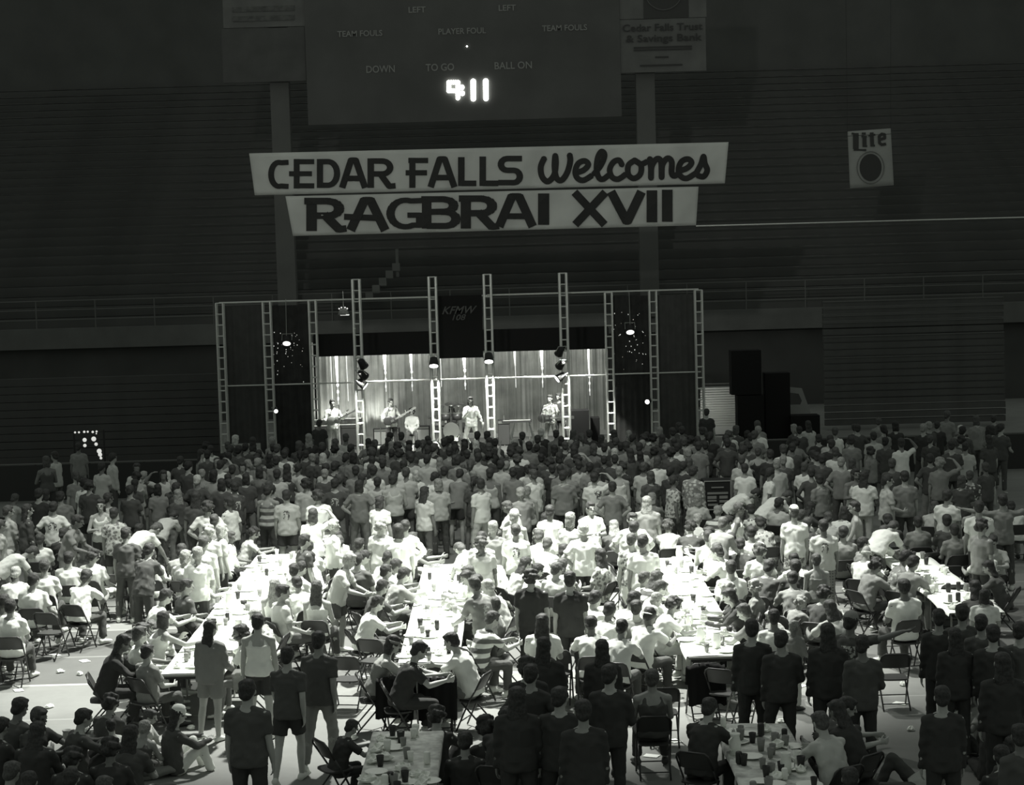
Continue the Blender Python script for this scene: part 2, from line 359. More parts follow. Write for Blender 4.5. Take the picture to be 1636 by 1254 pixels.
def body_mb(k, hi):
    mb = MB(); mb.loft(torso_rings(k, -.004))
    X = V((1, 0, 0))
    
    for S_, s_ in ((k.SR, 1), (k.SL, -1)): mb.cap(S_ - X * s_ * .01, k.N + X * s_ * .03 - k.up * .005, .054, .05)
    mb.cap(k.N - k.up * .03, k.HB + k.hd * .03, .058, .055)
    R = k.HM
    mb.ell(k.HC + R @ V((0, -.005, .02)), (.077, .097, .108), R, 14, 10)
    mb.ell(k.HC + R @ V((0, .022, -.055)), (.056, .07, .062), R, 12, 8)       # jaw
    if hi:
        mb.cap(k.HC + R @ V((0, .09, .01)), k.HC + R @ V((0, .112, -.022)), .012, .015)   # nose
        for s_ in (-1, 1): mb.ell(k.HC + R @ V((s_ * .08, -.005, -.005)), (.012, .02, .033), R, 8, 6)
        mb.cap(k.HC + R @ V((-.018, .09, -.062)), k.HC + R @ V((.018, .09, -.062)), .011, .011)  # lips
        mb.cap(k.HC + R @ V((-.03, .08, .028)), k.HC + R @ V((.03, .08, .028)), .014, .014)      # brow
    for A, s_, key in ((k.AR, 1, 'ra'), (k.AL, -1, 'la')):
        mb.ell(A[0], (.058, .056, .06)); mb.cap(A[0], A[1], .05, .04)
        mb.cap(A[1], lerp(A[1], A[2], .35), .04, .042); mb.cap(lerp(A[1], A[2], .35), A[2], .042, .026)
        hand(mb, A[2], k.p[key][2], s_, hi)
    for Lg, F in ((k.LR, k.FR), (k.LL, k.FL)):
        mb.cap(Lg[0], lerp(Lg[0], Lg[1], .45), .092, .078); mb.cap(lerp(Lg[0], Lg[1], .45), Lg[1], .078, .055)
        c = lerp(Lg[1], Lg[2], .32) - V((0, .012, 0)); mb.cap(Lg[1], c, .053, .058); mb.cap(c, Lg[2], .058, .036)
        mb.cap(Lg[2] - V((0, 0, .02)), Lg[2] + F * .13 - V((0, 0, .045)), .036, .03)
    return mb
def shirt_mb(k, kind):
    X = V((1, 0, 0)); mb = MB()
    if kind == 'n':
        r = torso_rings(k, .014, -.04, .42); r = [(a_, b_ * (1.12 if i_ < 3 else 1.0), c_ * (1.2 if i_ < 3 else 1.0)) for i_, (a_, b_, c_) in enumerate(r)]
        mb.loft(r)
        for s_ in (-1, 1):
            mb.cap(k.C + k.up * .07 + X * s_ * .1 + k.f2 * .07, k.N + X * s_ * .085 + k.up * .0, .034, .024)
            mb.cap(k.C + k.up * .07 + X * s_ * .09 - k.f2 * .06, k.N + X * s_ * .085 + k.up * .0, .038, .024)
        return mb
    rr = torso_rings(k, .022, -.09, .52)
    rr = [(a_, b_ * (max(.178, b_.length) / b_.length) if i_ < 6 else b_, c_ * (max(.135, c_.length) / c_.length) if i_ < 6 else c_) for i_, (a_, b_, c_) in enumerate(rr)]
    c, u, v = rr[0]
    sit = k.p.get('sit') or k.p.get('floor')
    rr = [(c - k.lo * (.0 if sit else .015), u * 1.1, v * 1.15)] + [(a_, b_ * (1.06 if i_ < 3 else 1.0), c_ * (1.1 if i_ < 3 else 1.0)) for i_, (a_, b_, c_) in enumerate(rr[1:])]
    mb.loft(rr)
    
    for S_, s_ in ((k.SR, 1), (k.SL, -1)): mb.cap(S_ - X * s_ * .01 + k.up * .004, k.N + X * s_ * .035 - k.up * .012, .064, .052)
    for A, s_ in ((k.AR, 1), (k.AL, -1)):
        e = lerp(A[0], A[1], .72) if kind == 't' else A[1]
        d = (A[1] - A[0]).normalized(); h = X if abs(d.x) < .9 else V((0, 0, 1)); u = d.cross(h).normalized(); v = u.cross(d)
        mb.ell(A[0], (.067, .065, .067))
        mb.loft([(A[0] - d * .02, u * .062, v * .062), (A[0] + d * .05, u * .062, v * .062), (e, u * (.064 if kind == 't' else .052), v * (.064 if kind == 't' else .052)), (e + d * .004, u * .05, v * .05)])
        if kind == 's':
            mb.cap(A[1], A[2], .052, .038)
    return mb
def pants_mb(k, kind):
    X = V((1, 0, 0)); mb = MB(); r = torso_rings(k, .014, -.09, .13); mb.loft(r)
    for Lg in (k.LR, k.LL):
        def tube(a, b, ra, rb):
            d = (b - a).normalized(); h = X if abs(d.x) < .9 else V((0, 1, 0)); u = d.cross(h).normalized(); v = u.cross(d)
            mb.loft([(a, u * ra, v * ra), (lerp(a, b, .5), u * (ra + rb) / 2, v * (ra + rb) / 2), (b, u * rb, v * rb), (b + d * .004, u * (rb - .02), v * (rb - .02))])
        mb.ell(Lg[0], (.098, .096, .1))
        if kind == 's': tube(Lg[0], lerp(Lg[0], Lg[1], .66), .104, .1)
        elif kind == 'k': tube(Lg[0], lerp(Lg[0], Lg[1], 1.0), .11, .12)
        else:
            mb.cap(Lg[0], Lg[1], .104, .07); tube(Lg[1], lerp(Lg[1], Lg[2], .93), .072, .06)
    if kind == 'k':   # a skirt closes the gap between the legs
        mb.loft([(k.P - k.lo * .05, X * .17, k.f1 * .12), (lerp(k.LR[0], k.LR[1], .5).lerp(lerp(k.LL[0], k.LL[1], .5), .5), X * .17, k.f1 * .12), (k.LR[1].lerp(k.LL[1], .5), X * .17, k.f1 * .13)])
    return mb
TPL = {}
def tpl(pose, part, hi):
    key = (pose, part, hi)
    if key in TPL: return TPL[key]
    k = SK[pose]; sd = len(TPL)
    if part == 'body': me = fuse(body_mb(k, hi), .0098 if hi else .021, 2 if hi else 1, .22 if hi else .7, 'body')
    elif part[0] == 's': me = fuse(shirt_mb(k, part[1]), .017 if hi else .026, 2, .6 if hi else .7, 'shirt', .0042, sd)
    elif part[0] == 'p': me = fuse(pants_mb(k, part[1]), .017 if hi else .026, 2, .6 if hi else .7, 'trousers', .003, sd)
    TPL[key] = me; return me
def hair_mesh(style, hi):
    key = ('hair', style, hi)
    if key in TPL: return TPL[key]
    mb = MB(); vx = .011 if hi else .02
    if style == 'B':                                       # fringe round a bald head
        for a in range(-110, 111, 20):
            t = math.radians(a - 90); mb.ell((math.cos(t) * .078, math.sin(t) * .092, -.005), (.018, .02, .035), None, 8, 6)
    else:
        mb.ell((0, -.018, .04), (.092, .104, .108), None, 14, 10)
        mb.ell((0, -.05, -.012), (.083, .066, .08), None, 12, 8)
        mb.ell((0, .05, .095), (.06, .045, .03), None, 10, 6)
    if style == 'l':
        mb.loft([((0, -.03, .03), V((.088, 0, 0)), V((0, .07, 0))), ((0, -.055, -.08), V((.1, 0, 0)), V((0, .055, 0))), ((0, -.08, -.2), V((.105, 0, 0)), V((0, .042, 0))), ((0, -.09, -.3), V((.085, 0, 0)), V((0, .028, 0)))])
    if style == 'm':
        mb.loft([((0, -.02, .03), V((.092, 0, 0)), V((0, .085, 0))), ((0, -.035, -.07), V((.1, 0, 0)), V((0, .07, 0))), ((0, -.045, -.14), V((.095, 0, 0)), V((0, .055, 0)))])
    if style == 'c':
        rnd = random.Random(3)
        for i in range(46):
            th = rnd.uniform(0, 6.28); z = rnd.uniform(-.8, 1); r = math.sqrt(1 - z * z)
            q = V((math.cos(th) * r * .1, math.sin(th) * r * .1 - .03, z * .11 + .02))
            if q.y > .045 and q.z < .07: continue
            mb.ell(q, (.034, .034, .034), None, 7, 5)
    if style == 'p':
        mb.cap((0, -.1, .04), (0, -.15, -.02), .03, .035); mb.cap((0, -.15, -.02), (0, -.12, -.2), .035, .018)
    me = fuse(mb, vx, 2, .6 if hi else 1, 'hair', .004 if style != 'B' else 0, 5)
    TPL[key] = me; return me
def cap_mesh(style):
    key = ('cap', style)
    if key in TPL: return TPL[key]
    mb = MB(); n = 18
    if style in 'CD':   # baseball cap / brimmed hat
        prof = [(.098, .02), (.1, .05), (.094, .1), (.07, .14), (.03, .157), (.006, .16)]
        for (r, z) in prof:
            pass
        mb.lathe([(.094, .02)] + prof, (0, -.008, .0), n)
        mb.v = [(x * .9, y * 1.05, z) for x, y, z in mb.v]
    if style == 'C':
        b = len(mb.v); m = 8; pts = []
        for i in range(m + 1):
            a = math.radians(20 + 140 * i / m); pts.append((math.cos(a) * .082, math.sin(a) * .095, .03)); pts.append((math.cos(a) * .085, .045 + math.sin(a) * .135, .012))
        for z in (0, .006): mb.v += [(p[0], p[1], p[2] + z) for p in pts]
        q = len(pts)
        for i in range(m):
            a = b + 2 * i; mb.f.append((a, a + 2, a + 3, a + 1)); mb.f.append((a + q, a + 1 + q, a + 3 + q, a + 2 + q)); mb.f.append((a + 1, a + 3, a + 3 + q, a + 1 + q))
    if style == 'D':
        mb.lathe([(.09, .03), (.165, .012), (.168, .018), (.09, .042)], (0, 0, 0), n)
    if style == 'V':   # sun visor band
        mb.lathe([(.1, .03), (.102, .065), (.098, .065), (.096, .03)], (0, -.005, 0), n); mb.box((0, .13, .035), (.12, .09, .006))
    me = mb.mesh('cap', SKIN[0], True); TPL[key] = me; return me
def shoe_mesh():
    if 'shoe' in TPL: return TPL['shoe']
    mb = MB(); X = V((1, 0, 0)); Z = V((0, 0, 1))
    mb.loft([((0, -.075, -.045), X * .02, Z * .03), ((0, -.06, -.04), X * .04, Z * .045), ((0, 0, -.03), X * .045, Z * .055), ((0, .07, -.05), X * .05, Z * .036), ((0, .14, -.058), X * .05, Z * .026), ((0, .185, -.065), X * .03, Z * .015)])
    me = mb.mesh('shoe', M_SHOEW, True); TPL['shoe'] = me; return me
def face_mesh(which):
    if ('f', which) in TPL: return TPL[('f', which)]
    mb = MB()
    if which == 'eyes':
        for s_ in (-1, 1): mb.ell((s_ * .03, .083, .008), (.014, .012, .008), None, 8, 5)
    else: mb.ell((0, .098, -.062), (.024, .008, .009), None, 8, 5)
    me = mb.mesh(which, mat('eye_dark', .03, .3) if which == 'eyes' else mat('lip', .18, .5), True); TPL[('f', which)] = me; return me

HSTY = {'s': 'short', 'l': 'long', 'm': 'shoulder-length', 'c': 'curly', 'p': 'ponytailed', 'B': 'balding'}
SHW = {'t': 'T-shirt', 'n': 'tank top', 's': 'long-sleeved shirt', 'x': ''}
PTW = {'s': 'shorts', 't': 'trousers', 'k': 'skirt'}
PATW = {'': '', 'p': 'printed ', 'z': 'striped ', 'q': 'plaid ', 'f': 'patterned '}
PEOPLE = []
def person(loc, face, pose, shirt, bot, hair, scale=1.0, cap='', skin=None, where='', far=False, extra='', manual=True):
    """face in degrees: 0 looks to the stage, 90 to the right, 180 to the camera.  Only recorded here, built below"""
    PEOPLE.append(dict(loc=V(loc), face=face, pose=pose, shirt=shirt, bot=bot, hair=hair, scale=scale, cap=cap, skin=skin, where=where, far=far, extra=extra, manual=manual))
    return PEOPLE[-1]
def build_person(q):
    k = SK[q['pose']]; hi = not q['far']
    r = empty('person', q['loc'], -math.radians(q['face'])); wx = q['scale'] * (1.0 if q['loc'].z > .1 else 1.0 + .11 * random.random()); r.scale = (wx, wx, q['scale'])
    r['category'] = 'person'
    sk = SKIN[q['skin']] if q['skin'] is not None else random.choice((SKIN[0], SKIN[0], SKIN[1], SKIN[1], SKIN[2]))
    child('body', tpl(q['pose'], 'body', hi), r, sk)
    s_, b_, h_ = q['shirt'], q['bot'], q['hair']
    if s_[1] != 'x': child('shirt', tpl(q['pose'], 's' + s_[1], hi), r, cloth(s_[0], s_[2:]))
    child({'s': 'shorts', 't': 'trousers', 'k': 'skirt'}[b_[1]], tpl(q['pose'], 'p' + b_[1], hi), r, cloth(b_[0], b_[2:]))
    HMw = k.HM.to_4x4(); HMw.translation = k.HC
    child('hair', hair_mesh(h_[1], hi), r, hairm(h_[0]), HMw)
    if q['cap']:
        c = child('cap', cap_mesh(q['cap'][0]), r, cloth(q['cap'][1]), HMw @ (Matrix.Rotation(math.pi, 4, 'Z') if len(q['cap']) > 2 else Matrix.Identity(4)))
    if hi:
        m = random.choice((M_SHOEW, M_SHOEW, M_SHOED))
        for Lg, F in ((k.LR, k.FR), (k.LL, k.FL)):
            F2 = F.copy(); side = F2.cross(V((0, 0, 1))).normalized(); upv = side.cross(F2).normalized()
            T = Matrix((side, F2, upv)).transposed().to_4x4(); T.translation = Lg[2]
            child('shoe', shoe_mesh(), r, m, T)
    if abs(((q['face'] + 180) % 360) - 180) > 60 and hi:
        child('eyes', face_mesh('eyes'), r, None, HMw); child('mouth', face_mesh('mouth'), r, None, HMw)
    return r
# ================================================================== SETTING
fl = MB().box((0, 50, -.05), (110, 110, .1))
m = bpy.data.materials.new('field_house_floor'); m.use_nodes = True; nt = m.node_tree; N = nt.nodes; L = nt.links
b = N['Principled BSDF']; b.inputs['Roughness'].default_value = .7; b.inputs['Specular IOR Level'].default_value = .25
tc = N.new('ShaderNodeTexCoord'); sp = N.new('ShaderNodeSeparateXYZ'); L.new(tc.outputs['Object'], sp.inputs[0])
nz = N.new('ShaderNodeTexNoise'); nz.inputs['Scale'].default_value = .8; nz.inputs['Detail'].default_value = 8; nz.inputs['Roughness'].default_value = .7; L.new(tc.outputs['Object'], nz.inputs['Vector'])
r = N.new('ShaderNodeValToRGB'); r.color_ramp.elements[0].position = .3; r.color_ramp.elements[1].position = .75
r.color_ramp.elements[0].color = grey(.2); r.color_ramp.elements[1].color = grey(.27); L.new(nz.outputs['Fac'], r.inputs[0])
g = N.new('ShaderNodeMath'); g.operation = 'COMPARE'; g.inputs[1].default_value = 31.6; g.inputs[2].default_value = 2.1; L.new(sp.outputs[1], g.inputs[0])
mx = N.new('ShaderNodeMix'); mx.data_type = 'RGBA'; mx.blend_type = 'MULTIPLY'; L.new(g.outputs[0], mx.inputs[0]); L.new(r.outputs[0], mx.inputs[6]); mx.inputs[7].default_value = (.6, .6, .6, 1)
prev = mx.outputs[2]
for yy, hw, a in ((29.45, .05, .8), (31.5, .03, .35), (33.72, .04, .3), (27.2, .03, .3), (36.0, .04, .4)):
    g = N.new('ShaderNodeMath'); g.operation = 'COMPARE'; g.inputs[1].default_value = yy; g.inputs[2].default_value = hw; L.new(sp.outputs[1], g.inputs[0])
    g2 = N.new('ShaderNodeMath'); g2.operation = 'MULTIPLY'; g2.inputs[1].default_value = a; L.new(g.outputs[0], g2.inputs[0])
    mx = N.new('ShaderNodeMix'); mx.data_type = 'RGBA'; L.new(g2.outputs[0], mx.inputs[0]); L.new(prev, mx.inputs[6]); mx.inputs[7].default_value = grey(.5); prev = mx.outputs[2]
L.new(prev, b.inputs['Base Color'])
fl.build('floor', m, kind='structure')

MW = mat('painted_concrete', .105, .9, var=.01, scale=.6)
MW2 = mat('pale_concrete', .13, .9, var=.015, scale=1.0)
MW3 = mat('dark_concrete', .075, .95, var=.01, scale=.6)
MB().box((0, 101.5, 17), (120, .6, 34)).build('wall_back', MW, kind='structure')
MB().box((0, 76.6, 1.57), (120, .4, 3.16)).build('wall_lower', MW3, kind='structure')
MB().box((0, 76.2, 3.54), (120, .5, .82)).build('trim_1', MW2, kind='structure')
gs = empty('grandstand', (0, 76.6, 3.95), label='dark tiered grandstand rising behind the stage up to the back wall', cat='grandstand')
mt_ = MB().box((0, .43, .2), (110, .86, .4)).mesh('tier', MW); mb_ = MB().box((0, .3, .42), (110, .28, .05)).mesh('bench', mat('bench_plank', .09, .7, var=.02, scale=2))
for i in range(27):
    t = child('tier', mt_, gs); t.location = (0, i * .9, i * .42 - .02)
    bn = child('bench', mb_, gs); bn.location = (0, i * .9, i * .42 + .38)
# railing along the grandstand front
rl = empty('guard_rail', (0, 76.2, 3.95), label='pipe guard rail along the front edge of the grandstand', cat='railing')
MR = mat('rail_paint', .15, .5)
for z in (.35, .75, 1.12): MB().tube([(-34, 0, z), (34, 0, z)], .022, 6).build('rail', MR, rl)
pm = MB().tube([(0, 0, 0), (0, 0, 1.12)], .025, 6).mesh('rail_post', MR)
for i in range(-14, 15):
    p_ = child('rail_post', pm, rl); p_.location = (i * 2.4, 0, 0)
# pillars carrying the scoreboard
MP = mat('pillar_paint', .125, .85, var=.012, scale=.7)
for px, side in ((455, 'left'), (1033, 'right')):
    c = P(px, 300, 76.0)
    o = empty('pillar', (c.x, 75.7, 3.95), label='square ' + side + ' pillar carrying the scoreboard behind the banner', cat='pillar')
    MB().box((0, 0, 7.4), (.74, .6, 14.8)).build('shaft', MP, o); MB().box((0, 0, .15), (.95, .75, .3)).build('base_plate', MP, o); MB().box((0, 0, .0), (.74, .6, .3)).build('footing', MP, o)
# stair flight in the stands, its light painted as paler concrete
st = empty('stair_flight', P(600, 478, 76.9), label='pale stair flight climbing the stands above the left of the stage', cat='stairs')
MST = mat('stair_concrete', .2, .8)
for i in range(5):
    MB().box((i * .27 - .25, .1 + i * .2, .12 + i * .29), (.3, .4, .32)).build('step', MST, st)
MB().box((.88, 1.0, 1.45), (.1, .5, 1.15)).build('stair_post', MST, st)

# text
def text_mesh(s, size, ext=.01, shear=0.0, space=1.0):
    c = bpy.data.curves.new('t', 'FONT'); c.body = s; c.size = size; c.extrude = ext; c.align_x = 'CENTER'; c.align_y = 'CENTER'; c.shear = shear; c.space_character = space; c.offset = .012 * size
    c.resolution_u = 3
    o = bpy.data.objects.new('t', c); COL.objects.link(o); dg = bpy.context.evaluated_depsgraph_get()
    me = bpy.data.meshes.new_from_object(o.evaluated_get(dg)); bpy.data.objects.remove(o)
    return me
def text(s, px, py, Y, hpx, m, parent, name='lettering', wpx=None, **k):
    size = hpx / (FPX / Y) / .7
    me = text_mesh(s, size, **k); me.materials.clear(); me.materials.append(m)
    o = bpy.data.objects.new(name, me); COL.objects.link(o); c = P(px, py, Y)
    o.location = c - (parent.location if parent else V()); o.rotation_euler = (math.pi / 2, 0, 0)
    if wpx:
        xs = [v.co.x for v in me.vertices]; wd = (max(xs) - min(xs)) * FPX / Y; o.scale = (wpx / wd, 1, 1)
    if parent: o.parent = parent
    return o
# scoreboard
SBY = 75.0
a = P(740, 190, SBY); sb = empty('scoreboard', (a.x, SBY, a.z), label='large dark scoreboard with lit clock digits hanging above the banner', cat='scoreboard')
def panel(x0, y0, x1, y1, Y, m, parent, name='panel', t=.12):
    c = P((x0 + x1) / 2, (y0 + y1) / 2, Y); k = Y / FPX
    return MB().box(c + V((0, t / 2, 0)) - parent.location, ((x1 - x0) * k, t, (y1 - y0) * k)).build(name, m, parent)
MSB = mat('scoreboard_face', .09, .7, var=.012, scale=.5)
panel(490, -110, 987, 190, SBY, MSB, sb, 'face')
MTX = mat('scoreboard_lettering', .26, .7)
for s_, x, y, wd in (('LEFT', 666, 16, 27), ('LEFT', 810, 13, 27), ('TEAM FOULS', 575, 54, 71), ('PLAYER FOUL', 738, 50, 75), ('TEAM FOULS', 902, 45, 71)):
    text(s_, x, y, SBY - .02, 9, MTX, sb, wpx=wd)
for s_, x, y, wd in (('DOWN', 608, 111, 45), ('TO GO', 703, 108, 45), ('BALL ON', 820, 105, 59)):
    text(s_, x, y, SBY - .02, 11, MTX, sb, wpx=wd)
ME = mat('lit_bulb', .9, .5, emit=7)
k = SBY / FPX
def bulbs(name, pts, r=.088):
    cols = MB()
    for (x, y) in pts: cols.ell(P(x, y, SBY - .05) - sb.location, (r, r * .6, r), None, 8, 5)
    o = cols.build(name, ME, sb, True); o['label'] = 'lit clock digit' if name == 'digit' else 'lit clock colon'
g9 = []
for i in range(5): g9 += [(717 + i * 3.7, 131.5), (717 + i * 3.7, 145)]
for i in range(1, 4): g9 += [(717.3, 131.5 + i * 3.4)]
for i in range(8): g9 += [(731.5, 132 + i * 3.5)]
bulbs('digit', g9); bulbs('colon', [(738, 139.5), (738.6, 149)], .1)
bulbs('digit', [(756 + .03 * i, 130 + i * 3.45) for i in range(9)], .105); bulbs('digit', [(776 + .05 * i, 129.5 + i * 3.45) for i in range(9)], .105)
bulbs('pilot_bulb', [(746, 74)], .03)
# advertising panels beside the scoreboard
MAD = mat('advert_panel_pale', .13, .7, var=.02, scale=1.2); MAD2 = mat('advert_panel_dark', .085, .7, var=.012, scale=1.2); MADT = mat('advert_lettering', .05, .7)
ad = empty('advertising_sign', P(421, 130, SBY + .1), label='faded pale over dark advertising sign left of the scoreboard', cat='sign')
panel(356, -60, 487, 42, SBY + .1, MAD, ad, 'upper_panel'); panel(356, 46, 487, 130, SBY + .1, MAD2, ad, 'lower_panel')
for y in (14, 29): panel(372, y - 4, 470, y + 4, SBY + .06, mat('advert_smudge', .1, .8, var=.03, scale=5), ad, 'faded_line', .03)
ad = empty('advertising_sign', P(1058, 113, SBY + .1), label='bank advertising sign with dark lettering right of the scoreboard', cat='sign')
panel(990, -60, 1127, 28, SBY + .1, MAD, ad, 'upper_panel'); panel(990, 31, 1127, 114, SBY + .1, MAD, ad, 'lower_panel')
panel(1028, -60, 1099, 27, SBY + .07, mat('advert_dark', .06, .8), ad, 'emblem_ground', .03)
c = P(1060, -14, SBY + .04) - ad.location
MB().tube([c + V((math.cos(t * .21) * .73, 0, math.sin(t * .21) * .73)) for t in range(31)], .02, 5).build('emblem_ring', MAD, ad)
text('Cedar Falls Trust', 1058, 44, SBY + .05, 11, MADT, ad, wpx=126); text('& Savings Bank', 1060, 61, SBY + .05, 11, MADT, ad, wpx=120)
for y, x0, x1 in ((75, 1013, 1105), (79, 1013, 1105), (91, 1047, 1068), (104, 1023, 1090)): panel(x0, y - 1.2, x1, y + 1.2, SBY + .06, MADT, ad, 'rule_line', .02)

# ------------------------------------------------------------------ banners
def bil(c, u, v):
    return ((1 - u) * (1 - v) * c[0][0] + u * (1 - v) * c[1][0] + u * v * c[2][0] + (1 - u) * v * c[3][0], (1 - u) * (1 - v) * c[0][1] + u * (1 - v) * c[1][1] + u * v * c[2][1] + (1 - u) * v * c[3][1])
BY = 58.0
def ripple(x, y): return .05 * math.sin(x * .045) + .035 * math.sin(x * .11 + y * .05) + .006 * math.sin((x + y) * .21)
def sheet(name, cs, Y, m, parent, nu=150, nvv=10, rip=ripple):
    mb = MB(); t = .012
    for back in (0, 1):
        for j in range(nvv + 1):
            for i in range(nu + 1):
                x, y = bil(cs, i / nu, j / nvv); mb.v.append(tuple(P(x, y, Y + rip(x, y) + back * t) - parent.location))
    n1 = (nu + 1) * (nvv + 1)
    for j in range(nvv):
        for i in range(nu):
            a = j * (nu + 1) + i; mb.f.append((a, a + nu + 1, a + nu + 2, a + 1)); mb.f.append((a + n1, a + 1 + n1, a + nu + 2 + n1, a + nu + 1 + n1))
    for i in range(nu):
        a = i; mb.f.append((a, a + 1, a + 1 + n1, a + n1)); a = nvv * (nu + 1) + i; mb.f.append((a, a + n1, a + 1 + n1, a + 1))
    for j in range(nvv):
        a = j * (nu + 1); b_ = a + nu + 1; mb.f.append((a, a + n1, b_ + n1, b_)); a += nu; b_ += nu; mb.f.append((a, b_, b_ + n1, a + n1))
    return mb.build(name, m, parent, True)
def strokes(name, lines, Y, wpx, m, parent, rip=ripple, thin=1.0):
    """thick flat letters: every polyline becomes a slab of the given width, joints rounded"""
    mb = MB(); z0, z1 = -.03, -.01
    def put(pts):
        n = len(pts); b0 = len(mb.v)
        for dz in (z0, z1):
            for (x, y) in pts: mb.v.append(tuple(P(x, y, Y + rip(x, y) + dz) - parent.location))
        mb.f.append(tuple(b0 + i for i in reversed(range(n)))); mb.f.append(tuple(b0 + n + i for i in range(n)))
        for i in range(n): j = (i + 1) % n; mb.f.append((b0 + i, b0 + j, b0 + n + j, b0 + n + i))
    for ln in lines:
        wd = wpx
        if isinstance(ln[0], (int, float)): wd = ln[0]; ln = ln[1]
        for i in range(len(ln) - 1):
            (x0, y0), (x1, y1) = ln[i], ln[i + 1]; d = math.hypot(x1 - x0, y1 - y0)
            if d < 1e-6: continue
            w0 = wd; wd_ = math.hypot(w0 * (y1 - y0) / d, w0 * thin * (x1 - x0) / d)
            nx, ny = -(y1 - y0) / d * wd_ / 2, (x1 - x0) / d * wd_ / 2
            k = max(1, int(d / 14))
            for q in range(k):
                ax, ay = x0 + (x1 - x0) * q / k, y0 + (y1 - y0) * q / k; bx, by = x0 + (x1 - x0) * (q + 1) / k, y0 + (y1 - y0) * (q + 1) / k
                put([(ax + nx, ay + ny), (bx + nx, by + ny), (bx - nx, by - ny), (ax - nx, ay - ny)])
            if i < len(ln) - 2: put([(x1 + math.cos(a * math.pi / 5) * wd / 2, y1 + math.sin(a * math.pi / 5) * wd * thin / 2) for a in range(10)])
    return mb.build(name, m, parent)
def arc(cx, cy, rx, ry, a0, a1, n=12): return [(cx + rx * math.cos(math.radians(a0 + (a1 - a0) * i / n)), cy - ry * math.sin(math.radians(a0 + (a1 - a0) * i / n))) for i in range(n + 1)]
def glyph(ch):
    """unit box 0..1, y down; strokes run on centre lines inset by about half a stem"""
    A = []
    if ch == 'C': A = [[(1, .09)] + arc(.5, .5, .4, .41, 75, 285, 14) + [(1, .91)]]
    if ch == 'E': A = [[(.22, 0), (.22, 1)], [(.22, .09), (1, .09)], [(-.12, .5), (.9, .5)], [(.22, .91), (1, .91)]]
    if ch == 'D': A = [[(.14, 0), (.14, 1)], [(.14, .09), (.5, .09)] + arc(.5, .5, .38, .41, 85, -85, 10) + [(.5, .91), (.14, .91)]]
    if ch == 'A': A = [[(.12, 1), (.42, .06), (.58, .06), (.9, 1)], [(.2, .68), (.8, .68)]]
    if ch == 'a': A = [[(.13, 1), (.45, .06), (.58, .06), (.92, 1)], [(-.02, .58), (.75, .62)]]
    if ch == 'R': A = [[(.14, 0), (.14, 1)], [(.14, .09), (.55, .09)] + arc(.55, .31, .28, .22, 85, -85, 8) + [(.14, .53)], [(.48, .53), (.8, .95), (1.02, .93)]]
    if ch == 'r': A = [[(.18, 0), (.18, 1)], [(0, .08), (.6, .08)] + arc(.6, .31, .26, .22, 85, -85, 8) + [(.3, .53)], [(.5, .5), (.86, .95), (1.04, .92)]]
    if ch == 'F': A = [[(.3, 0), (.3, 1)], [(.12, .09), (1, .09)], [(0, .5), (.95, .5)]]
    if ch == 'L': A = [[(.2, 0), (.2, 1)], [(.2, .91), (1, .91)]]
    if ch == 'S': A = [[(1, .09), (.4, .09)] + arc(.38, .29, .27, .2, 90, 270, 7) + arc(.66, .7, .25, .21, 90, -90, 7) + [(.0, .91)]]
    if ch == 'G': A = [[(.95, .1)] + arc(.5, .5, .42, .41, 70, 300, 14) + [(.9, .86), (.9, .55), (.55, .55)]]
    if ch == 'B': A = [[(.14, 0), (.14, 1)], [(0, .08), (.58, .08)] + arc(.6, .28, .24, .19, 85, -85, 6) + [(.14, .48)], [(.5, .48)] + arc(.62, .7, .28, .22, 85, -85, 6) + [(.14, .92)]]
    if ch == 'I': A = [[(.5, 0), (.5, 1)]]
    if ch == 'X': A = [[(.08, 0), (.9, 1)], [(.92, 0), (.1, 1)]]
    if ch == 'V': A = [[(.1, 0), (.52, .97), (.9, 0)]]
    return A
def put_glyphs(rows, Y, m, parent, rip=ripple):
    for ch, x0, y0, x1, y1, wd in rows:
        lines = [[(x0 + u * (x1 - x0), y0 + v * (y1 - y0)) for (u, v) in ln] for ln in glyph(ch)]
        strokes('letter', lines, Y, wd, m, parent, rip, .85 if wd < 12 else .62)
MBN = mat('banner_canvas', .52, .85, var=.05, scale=.9, bump=.2); MBK = mat('banner_black_paint', .03, .8)
bn = empty('welcome_banner', P(780, 312, BY), label='long pale upper banner reading Cedar Falls Welcomes in black paint', cat='banner')
CU = [(398, 245), (1164, 227), (1158, 293), (407, 312)]
sheet('canvas', CU, BY, MBN, bn)
put_glyphs([('C', 430, 255, 461, 302, 9.5), ('E', 466, 254, 502, 301, 9.5), ('D', 506, 254, 543, 300, 10), ('A', 541, 253, 588, 300, 10.5), ('R', 586, 253, 631, 300, 10.5),
  ('F', 648, 252, 684, 300, 10), ('A', 682, 251, 731, 299, 10.5), ('L', 731, 251, 761, 297, 10.5), ('L', 765, 250, 796, 297, 10.5), ('S', 796, 249, 834, 296, 10.5)], BY, MBK, bn)
def crom(pts, n=5):
    out = []
    for i in range(len(pts) - 1):
        p0 = pts[max(0, i - 1)]; p1 = pts[i]; p2 = pts[i + 1]; p3 = pts[min(len(pts) - 1, i + 2)]
        for q in range(n):
            t = q / n; out.append(tuple(.5 * (2 * p1[k] + (p2[k] - p0[k]) * t + (2 * p0[k] - 5 * p1[k] + 4 * p2[k] - p3[k]) * t * t + (3 * p1[k] - p0[k] - 3 * p2[k] + p3[k]) * t ** 3) for k in (0, 1)))
    return out + [pts[-1]]
